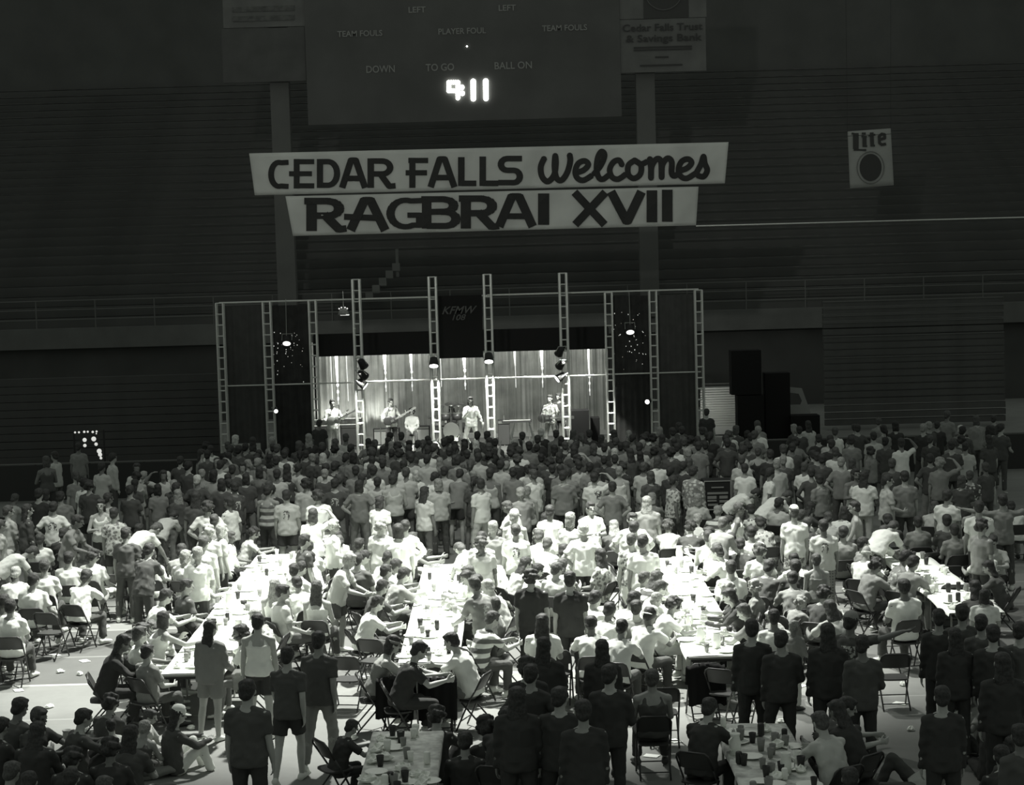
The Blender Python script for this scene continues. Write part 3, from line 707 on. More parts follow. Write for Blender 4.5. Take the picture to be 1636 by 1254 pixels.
script = {
 'w': [(870, 252), (864, 266), (866, 282), (875, 290), (885, 280), (888, 262), (887, 249), (886, 268), (889, 284), (897, 288), (906, 276), (911, 258), (910, 247)],
 'e': [(919, 276), (932, 272), (940, 263), (934, 257), (924, 261), (919, 273), (922, 284), (932, 288), (946, 280)],
 'l': [(948, 279), (960, 264), (966, 248), (961, 242), (955, 252), (953, 270), (957, 284), (964, 286), (972, 280)],
 'c': [(994, 264), (989, 256), (980, 259), (974, 271), (978, 283), (988, 286), (1000, 278)],
 'o': [(1014, 256), (1004, 264), (1004, 279), (1013, 285), (1023, 278), (1024, 264), (1014, 256), (1024, 262), (1034, 258)],
 'm': [(1038, 252), (1040, 268), (1040, 284), (1041, 266), (1049, 254), (1056, 258), (1057, 283), (1058, 264), (1066, 253), (1073, 258), (1073, 276), (1077, 281), (1083, 278)],
 's': [(1112, 277), (1120, 262), (1124, 250), (1126, 261), (1130, 272), (1124, 282), (1114, 280)]}
script['E'] = [(x + 165, y - 3) for x, y in script['e']]
for k_ in ('w', 'e', 'l', 'c', 'o', 'm', 'E', 's'):
    strokes('letter', [crom(script[k_])], BY, 9.3 if k_ not in 'wm' else 9.6, MBK, bn)
MROPE = mat('pale_rope', .7, .7)
bn2 = empty('event_banner', P(780, 377, BY), label='shorter pale lower banner reading RAGBRAI XVII in black paint', cat='banner')
CL = [(456, 313.5), (1116, 298), (1112, 360), (468, 377)]
sheet('canvas', CL, BY + .03, MBN, bn2)
put_glyphs([('r', 486, 317, 551, 369, 17), ('a', 551, 316, 621, 368, 15.5), ('G', 619, 315, 677, 367, 13.5), ('B', 673, 314, 735, 365, 15.5), ('r', 733, 313, 795, 365, 16.5), ('A', 789, 310, 858, 362, 15),
  ('I', 859, 309, 878, 359, 18), ('X', 913, 307, 972, 359, 15), ('V', 970, 306, 1031, 356, 15.5), ('I', 1033, 304, 1050, 355, 17), ('I', 1057, 303, 1075, 354, 17)], BY + .02, MBK, bn2)
def rope(a, b, Ya, Yb, r, m, label, sag=0):
    A_, B_ = P(*a, Ya), P(*b, Yb)
    o = MB().tube([A_.lerp(B_, i / 12) - V((0, 0, sag * math.sin(math.pi * i / 12))) for i in range(13)], r, 5).build('rope', m); tag(o, label, 'rope'); return o
rope((1112, 361), (1640, 347), BY, BY, .02, MROPE, 'taut pale rope running right from the lower banner corner')
MRD = mat('dark_wire', .04, .7)
rope((398, 245), (-60, 250), BY, BY, .008, MRD, 'thin dark wire from the top left banner corner', 0); rope((1164, 227), (1700, 200), BY, BY, .008, MRD, 'thin dark wire from the top right banner corner', 0)
# beer poster
o = empty('hanging_poster', P(1391, 300, 74), label='pale poster reading Lite with a dark round emblem hanging at upper right', cat='poster')
MPO = mat('poster_paper', .34, .8, var=.02, scale=1.5); MPD = mat('poster_dark', .055, .8); flat = lambda x, y: 0.0
sheet('paper', [(1354, 210), (1423, 205), (1428, 296), (1358, 301)], 74, MPO, o, 10, 10, lambda x, y: .02 * math.sin(x * .2))
PR = lambda x, y: .02 * math.sin(x * .2) - .01
def L_(*p): return [(1340 + x / 10.45, 190 + y / 10.45) for x, y in p]
strokes('letter', [(9, L_((285, 235), (285, 500))), (3, L_((215, 240), (330, 262))), (3, L_((250, 515), (460, 520)))], 74, 9, MPD, o, PR)
strokes('letter', [(6.5, L_((430, 290), (432, 455))), (6.5, L_((418, 225), (418, 262))), (3, L_((380, 290), (470, 300))), (3, L_((400, 450), (475, 455)))], 74, 6, MPD, o, PR)
strokes('letter', [(6, L_((550, 225), (560, 445))), (3, L_((495, 280), (610, 262))), (3, L_((530, 445), (605, 445)))], 74, 6, MPD, o, PR)
strokes('letter', [(4.5, L_((680, 345), (770, 320), (765, 260), (720, 250), (675, 290), (680, 400), (720, 430), (790, 415)))], 74, 5, MPD, o, PR)
c = P(1340 + 530 / 10.45, 190 + 810 / 10.45, 74) - o.location; Rz = Matrix.Rotation(math.pi / 2, 3, 'X')
MB().lathe([(.44, 0), (.44, .02)], c + V((0, -.02, 0)), 28, Matrix.Diagonal((.98, 1, 1.2)) @ Rz).build('emblem_disc', MPD, o)
MB().tube([c + V((math.cos(t * .2027) * .53, -.03, math.sin(t * .2027) * .62)) for t in range(32)], .022, 5).build('emblem_ring', mat('poster_mid', .2, .8), o)
MB().tube([P(1354, 210, 74) - o.location, P(1350, -120, 74) - o.location], .008, 4).build('hanging_cord', MRD, o); MB().tube([P(1423, 205, 74) - o.location, P(1423, -120, 74) - o.location], .008, 4).build('hanging_cord', MRD, o)

# retracted bleachers at the right
bl = empty('bleachers_or_shade_wall', V((P(1460, 690, 66).x, 66, 0)), label='closed wall of retracted bleacher planks right of the stage', cat='bleachers')
zt = P(1460, 482, 66).z; wdt = 288 * 66 / FPX
MPL = mat('bleacher_plank', .085, .6, var=.012, scale=1.5); MPL2 = mat('bleacher_edge', .13, .6)
pln = MB().box((0, 0, 0), (wdt, .22, .2)).mesh('plank', MPL); edg = MB().box((0, -.12, .08), (wdt, .03, .035)).mesh('edge_strip', MPL2)
i = 0; z = zt
while z > .1:
    p_ = child('plank', pln, bl); p_.location = (0, -.12 * math.sin(i * 1.3) * .3 - i * .012, z)
    if i in (0, 1, 2, 3, 5, 8): e_ = child('edge_strip', edg, p_)
    z -= .245; i += 1
bl = empty('bleachers_or_shade_wall', V((P(120, 690, 62).x, 62, 0)), label='dark closed bleacher wall in the gloom left of the stage', cat='bleachers')  # added dark wall, stands in for the shade over the floor here
pl2 = MB().box((0, 0, 0), (9.6, .22, .24)).mesh('plank', mat('shade_wall_plank', .07, .7, var=.006, scale=1.5))
for i in range(11): p_ = child('plank', pl2, bl); p_.location = (0, -i * .012, 2.72 - i * .26 if i < 10 else .13)
# lit roller shutter, stacked cases, pale sign fragment
sh = empty('roller_shutter', P(1150, 690, 65), label='lit slatted roller shutter at the right end of the stage', cat='shutter')
MSH = mat('shutter_slat', .5, .45, .3)
mb = MB()
for i in range(17):
    c = P(1150, 620 + i * 3.9, 65) - sh.location; mb.box(c, (1.35, .05, .06), Matrix.Rotation(.5, 3, 'X'))
mb.build('slats', MSH, sh, kind='stuff'); panel(1122, 612, 1180, 690, 65.2, mat('shutter_back', .12, .6), sh, 'back_panel'); panel(1122, 683, 1180, 694, 64.9, mat('shutter_bar', .35, .5), sh, 'bottom_bar')
spot('shutter_lamp', P(1135, 650, 63.8) , P(1150, 650, 65), 30, 120, .8, .05)
def case(x0, y0, x1, y1, Y, label, cat='speaker cabinet', name='speaker_cabinet', m=M_BLACK, face=True, zb=None):
    k = Y / FPX; c = P((x0 + x1) / 2, y0, Y); wd = (x1 - x0) * k; h = (y1 - y0) * k
    if zb is not None: h = c.z - zb
    o = empty(name, (c.x, Y, c.z - h), label=label, cat=cat)
    MB().box((0, .35, h / 2), (wd, .7, h)).build('cabinet', m, o)
    if False:
        MB().box((0, -.01, h / 2), (wd * .88, .03, h * .88)).build('grille', mat('speaker_grille', .03, .8), o)
        for s_ in (-1, 1): MB().box((s_ * wd * .52, .3, h * .6), (.02, .18, .05)).build('handle', M_STEEL, o)
    return o
for (x0, y0, x1, y1, Y, l) in ((1178, 632, 1220, 700, 63, 'black speaker cabinet right of the lit roller shutter, lower of two'), (1168, 560, 1216, 631, 63, 'black speaker cabinet right of the lit roller shutter, upper of two'),
    (1222, 596, 1262, 700, 63.3, 'tall black speaker cabinet beside the pale angular panel'), (1264, 664, 1310, 700, 63, 'low black equipment case below the pale angular panel')):
    case(x0, y0, x1, y1, Y, l, zb=None if y1 == 631 else 0)
o = empty('angular_panel', P(1278, 662, 64.5), label='pale angular panel in the dark right of the stacked cabinets', cat='panel')
q = [(1260, 618), (1281, 620), (1296, 661), (1262, 662), (1260, 650), (1278, 648), (1281, 640), (1276, 629), (1260, 627)]
mb = MB(); n = len(q)
for dz in (0, .08): mb.v += [tuple(P(x, y, 64.5 + dz) - o.location) for x, y in q]
mb.f = [tuple(reversed(range(n))), tuple(range(n, 2 * n))] + [(i, (i + 1) % n, n + (i + 1) % n, n + i) for i in range(n)]
mb.build('face', mat('pale_panel', .3, .7), o)
MB().tube([P(1270, 662, 64.5) - o.location, V((P(1270, 662, 64.5).x, 64.5, 0)) - o.location], .03).build('prop', M_DARKP, o)

# ================================================================== STAGE
SZ = .15; TY = 59.0
xL, xR = P(495, 700, 61).x, P(985, 700, 61).x
stg = empty('stage', ((xL + xR) / 2, 59.4, 0), label='raised stage with pale skirt under the band', cat='stage')
MB().box((0, 3.4, SZ - .03), (xR - xL + 1.2, 6.8, .06)).build('deck', mat('stage_deck', .12, .6, var=.02), stg)
MB().box((0, .02, .05), (xR - xL + 1.2, .04, .09)).build('skirt', mat('stage_skirt', .1, .9), stg)
for sx in (-1, 1):
    for y in (.3, 6.4): MB().box((sx * (xR - xL) / 2, y, .045), (.1, .1, .09)).build('leg', M_DARKP, stg)
MB().box((0, 6.1, SZ + .07), (xR - xL + .6, .9, .14)).build('riser', mat('stage_riser', .3, .7), stg)
MTR = mat('truss_aluminium', .62, .35, .35, .5)
def truss(pxt, pyt, ht_bottom, wpx, label, Y=TY, base=0.0, rr=.03):
    t_ = P(pxt, pyt, Y); wd = wpx * Y / FPX; h = t_.z - base
    o = empty('lighting_truss', (t_.x, Y, base), label=label, cat='truss')
    for s_ in (-1, 1):
        for yy in (0, .24): MB().tube([(s_ * wd / 2, yy, .03), (s_ * wd / 2, yy, h)], rr, 6).build('rail', MTR, o)
    rg = MB().tube([(-wd / 2, 0, 0), (wd / 2, 0, 0)], .02, 5).tube([(-wd / 2, .24, 0), (wd / 2, .24, 0)], .012, 5).tube([(-wd / 2, 0, 0), (-wd / 2, .24, 0)], .012, 5).tube([(wd / 2, 0, 0), (wd / 2, .24, 0)], .012, 5).mesh('rung', MTR)
    z = h; 
    while z > .2:
        r_ = child('rung', rg, o); r_.location = (0, 0, z - .01); z -= .345
    MB().box((0, .12, .015), (wd + .3, .5, .03)).build('base_plate', MTR, o)
    return o
SHORT = [(350, 484, 'far left'), (425, 482, 'second from left'), (498, 480, 'left edge of the curtain'), (972, 467, 'right edge of the curtain'), (1043, 464, 'second from right'), (1116, 463, 'far right')]
for px, py, l in SHORT: truss(px, py, 700, 11 if px != 425 else 12, 'short aluminium ladder truss, ' + l + ' of the stage front')
TALL = [(568, 446, 'leftmost'), (690, 442, 'second from left'), (778, 438, 'third from left'), (899, 436, 'rightmost')]
for px in (600, 645, 700, 735, 790, 840, 890, 935):
    spot('bar_fill_beam', P(px, 572 - (px - 735) * .02, TY - .35), P(px, 606, TY + .1), 60, 100, .6, .04)  # added unseen spots that brighten the lower crossbar
for px, py, l in TALL: truss(px, py, 700, 11, 'tall aluminium ladder truss before the curtain, %s of the four tall ones' % l, TY - .6, rr=.04)  # rails thickened, glare of the lit metal put into their shape
def pipe(x0, y0, x1, label, Y=TY + .12, r=.03):
    a = P(x0, y0, Y); xe = P(x1, y0, Y).x
    o = MB().tube([(a.x, Y, a.z), (xe, Y, a.z)], r, 6).build('crossbar', MTR); return tag(o, label, 'pipe')
pipe(350, 484, 690, 'thin upper crossbar from the far left truss to the second tall truss'); pipe(778, 471.5, 1116, 'thin upper crossbar from the third tall truss to the far right truss')
pipe(690, 474.5, 778, 'thin upper crossbar behind the station banner', TY + .76)
pipe(352, 617, 570, 'thin lower crossbar across the left fabric panels', r=.024); pipe(572, 610, 972, 'brightly lit lower crossbar spanning the curtain', r=.035); pipe(972, 598, 1120, 'thin lower crossbar across the right fabric panels', r=.024)
# fabric side panels
for (x0, x1, yt, v, l) in ((355, 421, 486, .07, 'outer left dark fabric panel between the trusses'), (430, 494, 485, .035, 'inner left dark fabric panel dotted with small lights'), (976, 1040, 470, .035, 'inner right dark fabric panel dotted with small lights'), (1048, 1112, 468, .07, 'outer right dark fabric panel between the trusses')):
    Y = TY + .35; a = P((x0 + x1) / 2, yt, Y); wd = (x1 - x0) * Y / FPX; mb = MB(); nn = 24; n0 = 0
    for dz in (0, .01):
        for z in (.25, a.z - .05):
            for i in range(nn + 1): mb.v.append((-wd / 2 + wd * i / nn, .03 * math.sin(i * 1.7) + dz, z))
    for i in range(nn): mb.f.append((i, i + 1, nn + 2 + i, nn + 1 + i))
    o = mb.build('fabric_panel', mat('panel_fabric_%d' % int(v * 100), v, .95, var=.01, scale=3), None, True); o.location = (a.x, Y, 0); tag(o, l, 'fabric panel')
rnd = random.Random(11); MTW = mat('reflection_speck', .9, .5, emit=.45)
for (cx, cy, side) in ((459, 553, 'left'), (1006, 530, 'right')):  # glowing bulbs on a wire stand in for mirror-ball reflections
    o = empty('reflection_specks', P(cx, cy, TY + .25), label='scatter of tiny lights on the inner %s fabric panel' % side, cat='string lights'); mb = MB(); w_ = MB(); prev = None
    for i in range(44):
        x = cx + rnd.uniform(-26, 26); y = cy + rnd.triangular(-38, 62, 5); c = P(x, y, TY + .27) - o.location; r_ = rnd.uniform(.006, .016); mb.ell(c, (r_, r_, r_ * 1.3), None, 6, 4)
        if prev is not None and (c - prev).length < .5: w_.tube([prev + V((0, .03, 0)), c + V((0, .03, 0))], .003, 4)
        prev = c
    b_ = mb.build('bulbs', MTW, o, kind='stuff'); w_.build('wire', M_BLACK, o)
# par lamps
def par(x, y, Y, aim, label, r=.12, glow=6, watts=0, ang=60, blend=.5):
    c = P(x, y, Y); o = empty('stage_lamp', c, label=label, cat='lamp'); d = V(aim).normalized(); R = d.to_track_quat('-Z', 'Y').to_matrix()
    MB().lathe([(r * .5, .3), (r * .75, .27), (r, .05), (r * 1.08, .0), (r, .0), (r * .9, .02)], (0, 0, 0), 12, R).build('housing', mat('lamp_black', .02, .5), o, True)
    MB().lathe([(r * .88, -.005), (r * .88, .01)], (0, 0, 0), 12, R).build('lens', mat('lens_lit_%d' % int(glow * 10), .9, .4, emit=glow), o)
    s_ = R @ V((1, 0, 0)); back = R @ V((0, 0, 1))
    MB().tube([s_ * r * 1.1 + back * .12, s_ * r * 1.1 + back * .36, -s_ * r * 1.1 + back * .36, -s_ * r * 1.1 + back * .12], .012, 5).build('yoke', M_STEEL, o)
    if y < 555 and x in (458, 1007): MB().tube([V((0, 0, .25)), V((0, .2, P(x, 478 if x < 800 else 467, Y).z - c.z))], .008, 4).build('hanging_cord', M_STEEL, o)
    if watts:
        sp_ = spot('lamp_beam', c + d * .03, c + d * 2, watts, ang, blend, .05)
    return o
par(458, 549, TY - .2, (0, -.7, -1), 'glowing round lamp hanging before the inner left fabric panel', .14, 1.5, 3, 120)
par(1007, 531, TY - .2, (0, -.7, -1), 'glowing round lamp hanging before the inner right fabric panel', .14, 1.5, 3, 120)
par(441, 657, TY - .1, (.3, -1, -.3), 'small low lamp glowing left of the curtain', .07, 3)
par(1034, 642, TY - .1, (-.6, -1, -.2), 'small low lamp glowing right of the curtain', .08, 5)
for i, (x, y, a) in enumerate(((582, 586, (.4, .6, -.9)), (583, 602, (.5, .7, -.7)), (584, 617, (.9, -.1, -.7)))):
    par(x, y, TY - .75, a, 'black lamp can on the leftmost tall truss, %s of three' % ('top', 'middle', 'bottom')[i], .14, 5, 260 if i < 2 else 60, 50)
for i, (x, y, a) in enumerate(((892, 566, (-.4, .7, -.8)), (893, 586, (-.5, .7, -.7)), (890, 606, (-.9, -.3, -.6)))):
    par(x, y, TY - .75, a, 'black lamp can on the rightmost tall truss, %s of three' % ('top', 'middle', 'bottom')[i], .13, 5 if i == 2 else .5, 220 if i < 2 else 60, 50)
for x, y, l, e in ((693, 585, 'second', 420), (781, 578, 'third', 420)):
    par(x, y, TY - 1.05, (0, -.5, -1), 'bright lamp shining down the front of the %s tall truss' % l, .15, 8)
    spot('lamp_beam', P(x, y + 4, TY - 1.0), P(x + 2, y + 60, TY - .62), e * 3.5, 50, .5, .05)
for x, y, e in ((573, 590, 260), (902, 566, 420), (976, 560, 260)):
    spot('truss_beam', P(x, y, TY - 1.1), P(x + 3, y + 90, TY - .5), e * 3.0, 34, .6, .05)
# the lamp rig on the left upper bay
o = empty('hanging_lamp', P(549, 503, TY + .3), label='shaded lamp with bright rim hanging from the upper left crossbar', cat='lamp')
MB().lathe([(.05, .2), (.12, .17), (.2, .0), (.19, .0), (.1, .14)], (0, 0, 0), 14).build('shade', mat('lamp_shade_grey', .25, .4), o, True)
mb = MB(); [mb.ell((math.cos(t) * .13, -.1, .19 + math.sin(t) * .05), (.025, .025, .025), None, 6, 4) for t in (0.2, 1.1, 2, 2.9)]; mb.build('bulbs', mat('bulb_dim', .9, .5, emit=.8), o)
MB().box((.05, -.16, 0), (.28, .02, .025)).build('lit_rim', mat('bulb_dim2', .9, .5, emit=1), o); MB().tube([(0, 0, .2), (0, 0, .75)], .01).build('hanging_cord', M_STEEL, o)
# radio station banner and black header
o = empty('station_banner', P(735, 470, TY + .7), label='black hanging banner lettered KFMW 108 between the middle tall trusses', cat='banner')
panel(699, 472, 771, 572, TY + .7, M_BLACK, o, 'cloth', .03)
MST2 = mat('station_lettering', .1, .7)
text('KFMW', 731, 496, TY + .67, 12, MST2, o, wpx=56, shear=.4); text('108', 731, 507.5, TY + .67, 9, MST2, o, wpx=22, shear=.3)
hz0 = P(735, 563.5, 63.3).z; xa, xb = P(502, 568, 63.3).x, P(972, 556, 63.3).x
o = empty('header_cloth', ((xa + xb) / 2, 63.3, SZ), label='black cloth header hanging above the lit curtain', cat='header')
MB().box((0, 0, hz0 + .38 - SZ), (xb - xa, .05, .76)).build('cloth', M_BLACK, o)
for s_ in (-1, 1): MB().tube([(s_ * (xb - xa) / 2, 0, 0), (s_ * (xb - xa) / 2, 0, hz0 + .7 - SZ)], .03).build('post', M_DARKP, o)
# curtain
CY = 65.2; mb = MB(); x0, x1 = P(494, 640, CY).x, P(975, 640, CY).x; nn = 420; rnd = random.Random(5)
ph = [rnd.uniform(.6, 1.4) for _ in range(60)]
def cyy(x): return .07 * math.sin(x * 9 + 1.5 * math.sin(x * 1.3)) + .035 * math.sin(x * 23 + 2) + .02 * math.sin(x * 51)
for dz in (0, .01):
    for z in (SZ, 1.2, 2.3, hz0 + .4):
        for i in range(nn + 1): x = x0 + (x1 - x0) * i / nn; mb.v.append((x, cyy(x) * (1.15 - .1 * z) + dz, z))
for j in range(3):
    for i in range(nn): a = j * (nn + 1) + i; mb.f.append((a, a + 1, a + nn + 2, a + nn + 1))
mc = mat('foil_curtain', .42, .42, .35, .6, var=.1, scale=1.6)
o = mb.build('stage_curtain', mc, None, True); o.location = (0, CY, 0); tag(o, 'shimmering pleated grey curtain across the back of the stage', 'curtain')
MGL = mat('strip_light_bright', .9, .4, emit=2.6); MGD = mat('curtain_glint_dim', .9, .4, emit=.75)  # glowing strips stand in for lamp reflections in the foil curtain
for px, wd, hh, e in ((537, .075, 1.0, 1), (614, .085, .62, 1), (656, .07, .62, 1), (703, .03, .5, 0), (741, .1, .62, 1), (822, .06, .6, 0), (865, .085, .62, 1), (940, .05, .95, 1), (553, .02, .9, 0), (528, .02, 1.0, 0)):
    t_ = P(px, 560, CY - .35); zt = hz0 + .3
    o = empty('curtain_glint_strip', (t_.x, CY - .35, zt), label='glowing strip light hanging before the curtain%s' % {537: ', leftmost bright one', 614: ' between leftmost tall truss and bass player', 656: ' left of the second tall truss', 703: ' thin and dim right of the second tall truss', 741: ' above the drum kit, widest', 822: ' dim above the single keyboard', 865: ' left of the rightmost tall truss', 940: ' near the right edge', 553: ' thin and dim, left of the leftmost tall truss', 528: ' thin and dim, farthest left'}[px], cat='lamp')
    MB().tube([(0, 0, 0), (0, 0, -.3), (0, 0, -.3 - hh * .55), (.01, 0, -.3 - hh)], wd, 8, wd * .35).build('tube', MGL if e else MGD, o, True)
    MB().tube([(.01, 0, -.3 - hh), (.015, 0, -.3 - hh - .75)], .012, 5).build('glint_tail', MGD, o); mb = MB()
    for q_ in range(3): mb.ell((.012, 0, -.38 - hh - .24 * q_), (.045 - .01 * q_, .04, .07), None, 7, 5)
    if e: mb.build('glint_beads', MGL if px in (537, 741) else MGD, o, True)
for px in (530, 620, 700, 780, 860, 945):  # added unseen spots behind the header that brighten the curtain
    t_ = P(px, 560, 63.5); spot('border_lamp', (t_.x, 63.5, hz0 + .5), (t_.x, CY, 1.4), 42, 130, .6, .12)
for px, e in ((604, 110), (512, 90), (540, 90), (578, 70)):
    t_ = P(px, 690, CY - .5); spot('footlight_beam', (t_.x, CY - .5, SZ + .35), (t_.x + .1, CY, SZ + 1.6), e, 75, .8, .06)
for px in (560, 740, 900):  # added unseen spots that brighten the musicians from above
    t_ = P(px, 560, 60.0); spot('front_border_lamp', (t_.x, 59.95, hz0 + .3), (t_.x, 61.2, SZ + .7), 800, 80, .6, .12)
# backline: amplifiers, monitors, drum kit, keyboards, stands
def amp(px, py, Y, wd, h, label, v=.1, z=SZ, name='amplifier', cat='amplifier'):
    c = P(px, py, Y); o = empty(name, (c.x, Y, z), label=label, cat=cat)
    MB().box((0, .2, h / 2), (wd, .4, h)).build('cabinet', mat('tolex', .03, .8), o); MB().box((0, -.01, h * .44), (wd * .9, .03, h * .78)).build('grille_cloth', mat('grille_cloth_%d' % int(v * 100), v, .9), o)
    MB().box((0, -.015, h * .92), (wd * .9, .03, h * .1)).build('control_panel', M_STEEL, o); return o
amp(617, 690, 63.5, .9, .55, 'wide low pale amplifier behind the bass player', .35); amp(672, 690, 63.5, .62, .6, 'small pale amplifier between bass player and drums', .4); amp(706, 690, 63.8, .5, .55, 'small amplifier left of the drum kit', .2)
amp(506, 690, 62.7, .45, .7, 'dark upright amplifier at the left end of the stage', .06); amp(563, 690, 63.3, .8, .75, 'dark amplifier behind the leftmost tall truss', .06)
amp(805, 690, 62.2, .4, .85, 'narrow dark amplifier right of the third tall truss', .05)
case(911, 656, 941, 702, 60.9, 'large black speaker stack behind the rightmost tall truss', zb=SZ); case(944, 668, 958, 702, 61.7, 'smaller black speaker cabinet near the right edge of the curtain', zb=SZ)
dk = empty('drum_kit', V((P(722, 700, 62.3).x, 62.3, SZ)), label='dark drum kit with raised cymbals beside the singer', cat='drum kit')
MDR = mat('drum_shell', .04, .3, 0, .6); MSKN = mat('drum_skin', .6, .5); MCY = mat('cymbal_bronze', .12, .35, .7)
def drum(name, c, r, d, R=None):
    o = MB().lathe([(r, 0), (r, d)], c, 18, R).build(name, MDR, dk, True); MB().lathe([(r * .96, d), (r * .96, d + .008)], c, 18, R).build('drum_skin', MSKN, o)
    MB().lathe([(r * 1.03, d - .02), (r * 1.03, d + .012)], c, 18, R).build('hoop', M_STEEL, o)
RX = Matrix.Rotation(math.pi / 2, 3, 'X')
drum('bass_drum', (0, 0, .58), .27, .4, RX); drum('tom', (-.2, .0, .9), .16, .22); drum('tom', (.2, 0, .9), .16, .22); drum('floor_tom', (.55, .25, .45), .2, .35); drum('snare_drum', (-.5, .2, .65), .17, .14)
for x, y, z in ((-.42, .1, 1.35), (-.02, .25, 1.42), (.24, .25, 1.4), (.5, .0, 1.25), (-.6, .1, 1.0)):
    s_ = MB().tube([(x, y, 0), (x, y, z + .03)], .013).tube([(x, y, .35), (x - .2, y - .15, 0)], .01).tube([(x, y, .35), (x + .2, y - .15, 0)], .01).tube([(x, y, .35), (x, y + .2, 0)], .01).build('cymbal_stand', M_STEEL, dk)
    MB().lathe([(.2, -.012), (.2, -.008), (.06, .012), (.03, .03), (.005, .034)], (x, y, z), 18, Matrix.Rotation(.25, 3, 'X')).build('cymbal', MCY, dk, True)
MB().tube([(-.62, -.1, .02), (-.62, -.1, 1.2)], .02).build('boom_stand', M_STEEL, dk); MB().box((.0, -.5, .3), (.45, .25, .1)).build('drum_stool', MSKN, dk)
MB().box((0, -.5, .13), (.06, .06, .26)).build('stool_post', M_STEEL, dk)
def keys(px, Y, n, label, zz=.85):
    c = P(px, 690, Y); o = empty('keyboard_stand', (c.x, Y, SZ), label=label, cat='keyboard')
    for i in range(n):
        k_ = MB().box((0, 0, zz + i * .2), (1.0, .3, .07)).build('keyboard', M_DARKP, o); MB().box((0, -.09, zz + .04 + i * .2), (.92, .11, .015)).build('keys', mat('ivory', .7, .4), k_)
    for s_ in (-1, 1): MB().tube([(s_ * .42, .1, 0), (s_ * .42, .1, zz + n * .2)], .02).tube([(s_ * .42, -.25, .02), (s_ * .42, .25, .02)], .02).build('upright', M_STEEL, o)
    return o
keys(511, 61.7, 2, 'two-tier keyboard stand at the left end of the stage'); keys(556, 61.9, 2, 'two-tier keyboard stand behind the leftmost tall truss'); keys(826, 62.3, 1, 'single keyboard on stand right of the third tall truss', .8)
o = MB().box((0, 0, 1.02), (.3, .25, .14)).mesh('keyboard_module', M_STEEL)
def mic(px, Y, h, label):
    c = P(px, 690, Y); o = empty('microphone_stand', (c.x, Y, SZ), label=label, cat='microphone')
    MB().lathe([(.15, 0), (.15, .02), (.02, .03)], (0, 0, 0), 12).build('base', M_DARKP, o); MB().tube([(0, 0, 0), (0, 0, h)], .011).build('pole', M_STEEL, o); MB().tube([(0, 0, h), (.25, .1, h + .12)], .009).build('boom', M_STEEL, o)
    MB().cap((.25, .1, h + .12), (.31, .13, h + .15), .02, .03).build('microphone', M_STEEL, o)
mic(541, 59.6, 1.4, 'microphone stand before the guitarist in the white shirt'); mic(608, 59.6, 1.35, 'microphone stand left of the bass player'); mic(868, 59.6, 1.4, 'microphone stand before the right-hand guitarist')
def wedge(px, label, v=.3):
    c = P(px, 700, 59.6); o = empty('floor_monitor', (c.x, 59.6, SZ), label=label, cat='monitor speaker'); mb = MB()
    mb.v = [(-.3, 0, 0), (.3, 0, 0), (.3, .4, 0), (-.3, .4, 0), (-.3, .0, .32), (.3, .0, .32), (.3, .18, .36), (-.3, .18, .36)]; mb.f = [(0, 3, 2, 1), (0, 1, 5, 4), (4, 5, 6, 7), (6, 2, 3, 7), (0, 4, 7, 3), (1, 2, 6, 5)]
    mb.build('cabinet', mat('monitor_carpet_%d' % int(v * 100), v, .9), o); MB().box((0, -.012, .16), (.5, .02, .24)).build('grille', mat('speaker_grille', .03, .8), o)
wedge(596, 'floor monitor at stage edge beside the leftmost tall truss', .5); wedge(645, 'floor monitor at stage edge below the bass player', .5); wedge(700, 'floor monitor beside the second tall truss', .4); wedge(840, 'floor monitor between singer and right guitarist', .1)
# left side: follow-spot rack with lit lamps; pale cloth strip below the outer left panel
o = empty('lamp_rack', V((P(144, 740, 53).x, 53, 0)), label='upright rack of small lit lamps at the left edge of the crowd', cat='light rack')
zt = P(144, 690, 53).z; mb = MB()
for x, z, r_ in ((-.38, 0, .03), (-.27, 0, .03), (-.12, .01, .035), (-.02, .01, .03), (.12, 0, .035), (.23, .01, .03), (-.12, -.22, .06), (.14, -.2, .07), (-.12, -.38, .05), (.2, -.35, .05), (.22, -.05, .02), (.28, -.55, .07), (.3, -.65, .06), (.32, -.75, .04)):
    mb.ell((x, -.03, zt + z), (r_, .03, r_), None, 8, 5)
mb.build('lit_lamps', mat('rack_bulb', .9, .5, emit=.6), o)
for s_ in (-1, 1): MB().tube([(s_ * .42, 0, 0), (s_ * .42, 0, zt + .05)], .03).build('upright', M_DARKP, o)
for z in (0, -.22, -.38): MB().tube([(-.42, 0, zt + z), (.42, 0, zt + z)], .015).build('shelf_bar', M_DARKP, o)
o = empty('side_table_banner', V((P(388, 710, 58.2).x, 58.2, 0)), label='pale cloth strip hung low below the outer left fabric panel', cat='cloth')
MB().box((0, 0, .45), (1.1, .03, .84)).build('cloth', mat('skirting_cloth', .4, .9), o); MB().box((0, .1, .25), (1.1, .1, .5)).build('frame', M_DARKP, o)
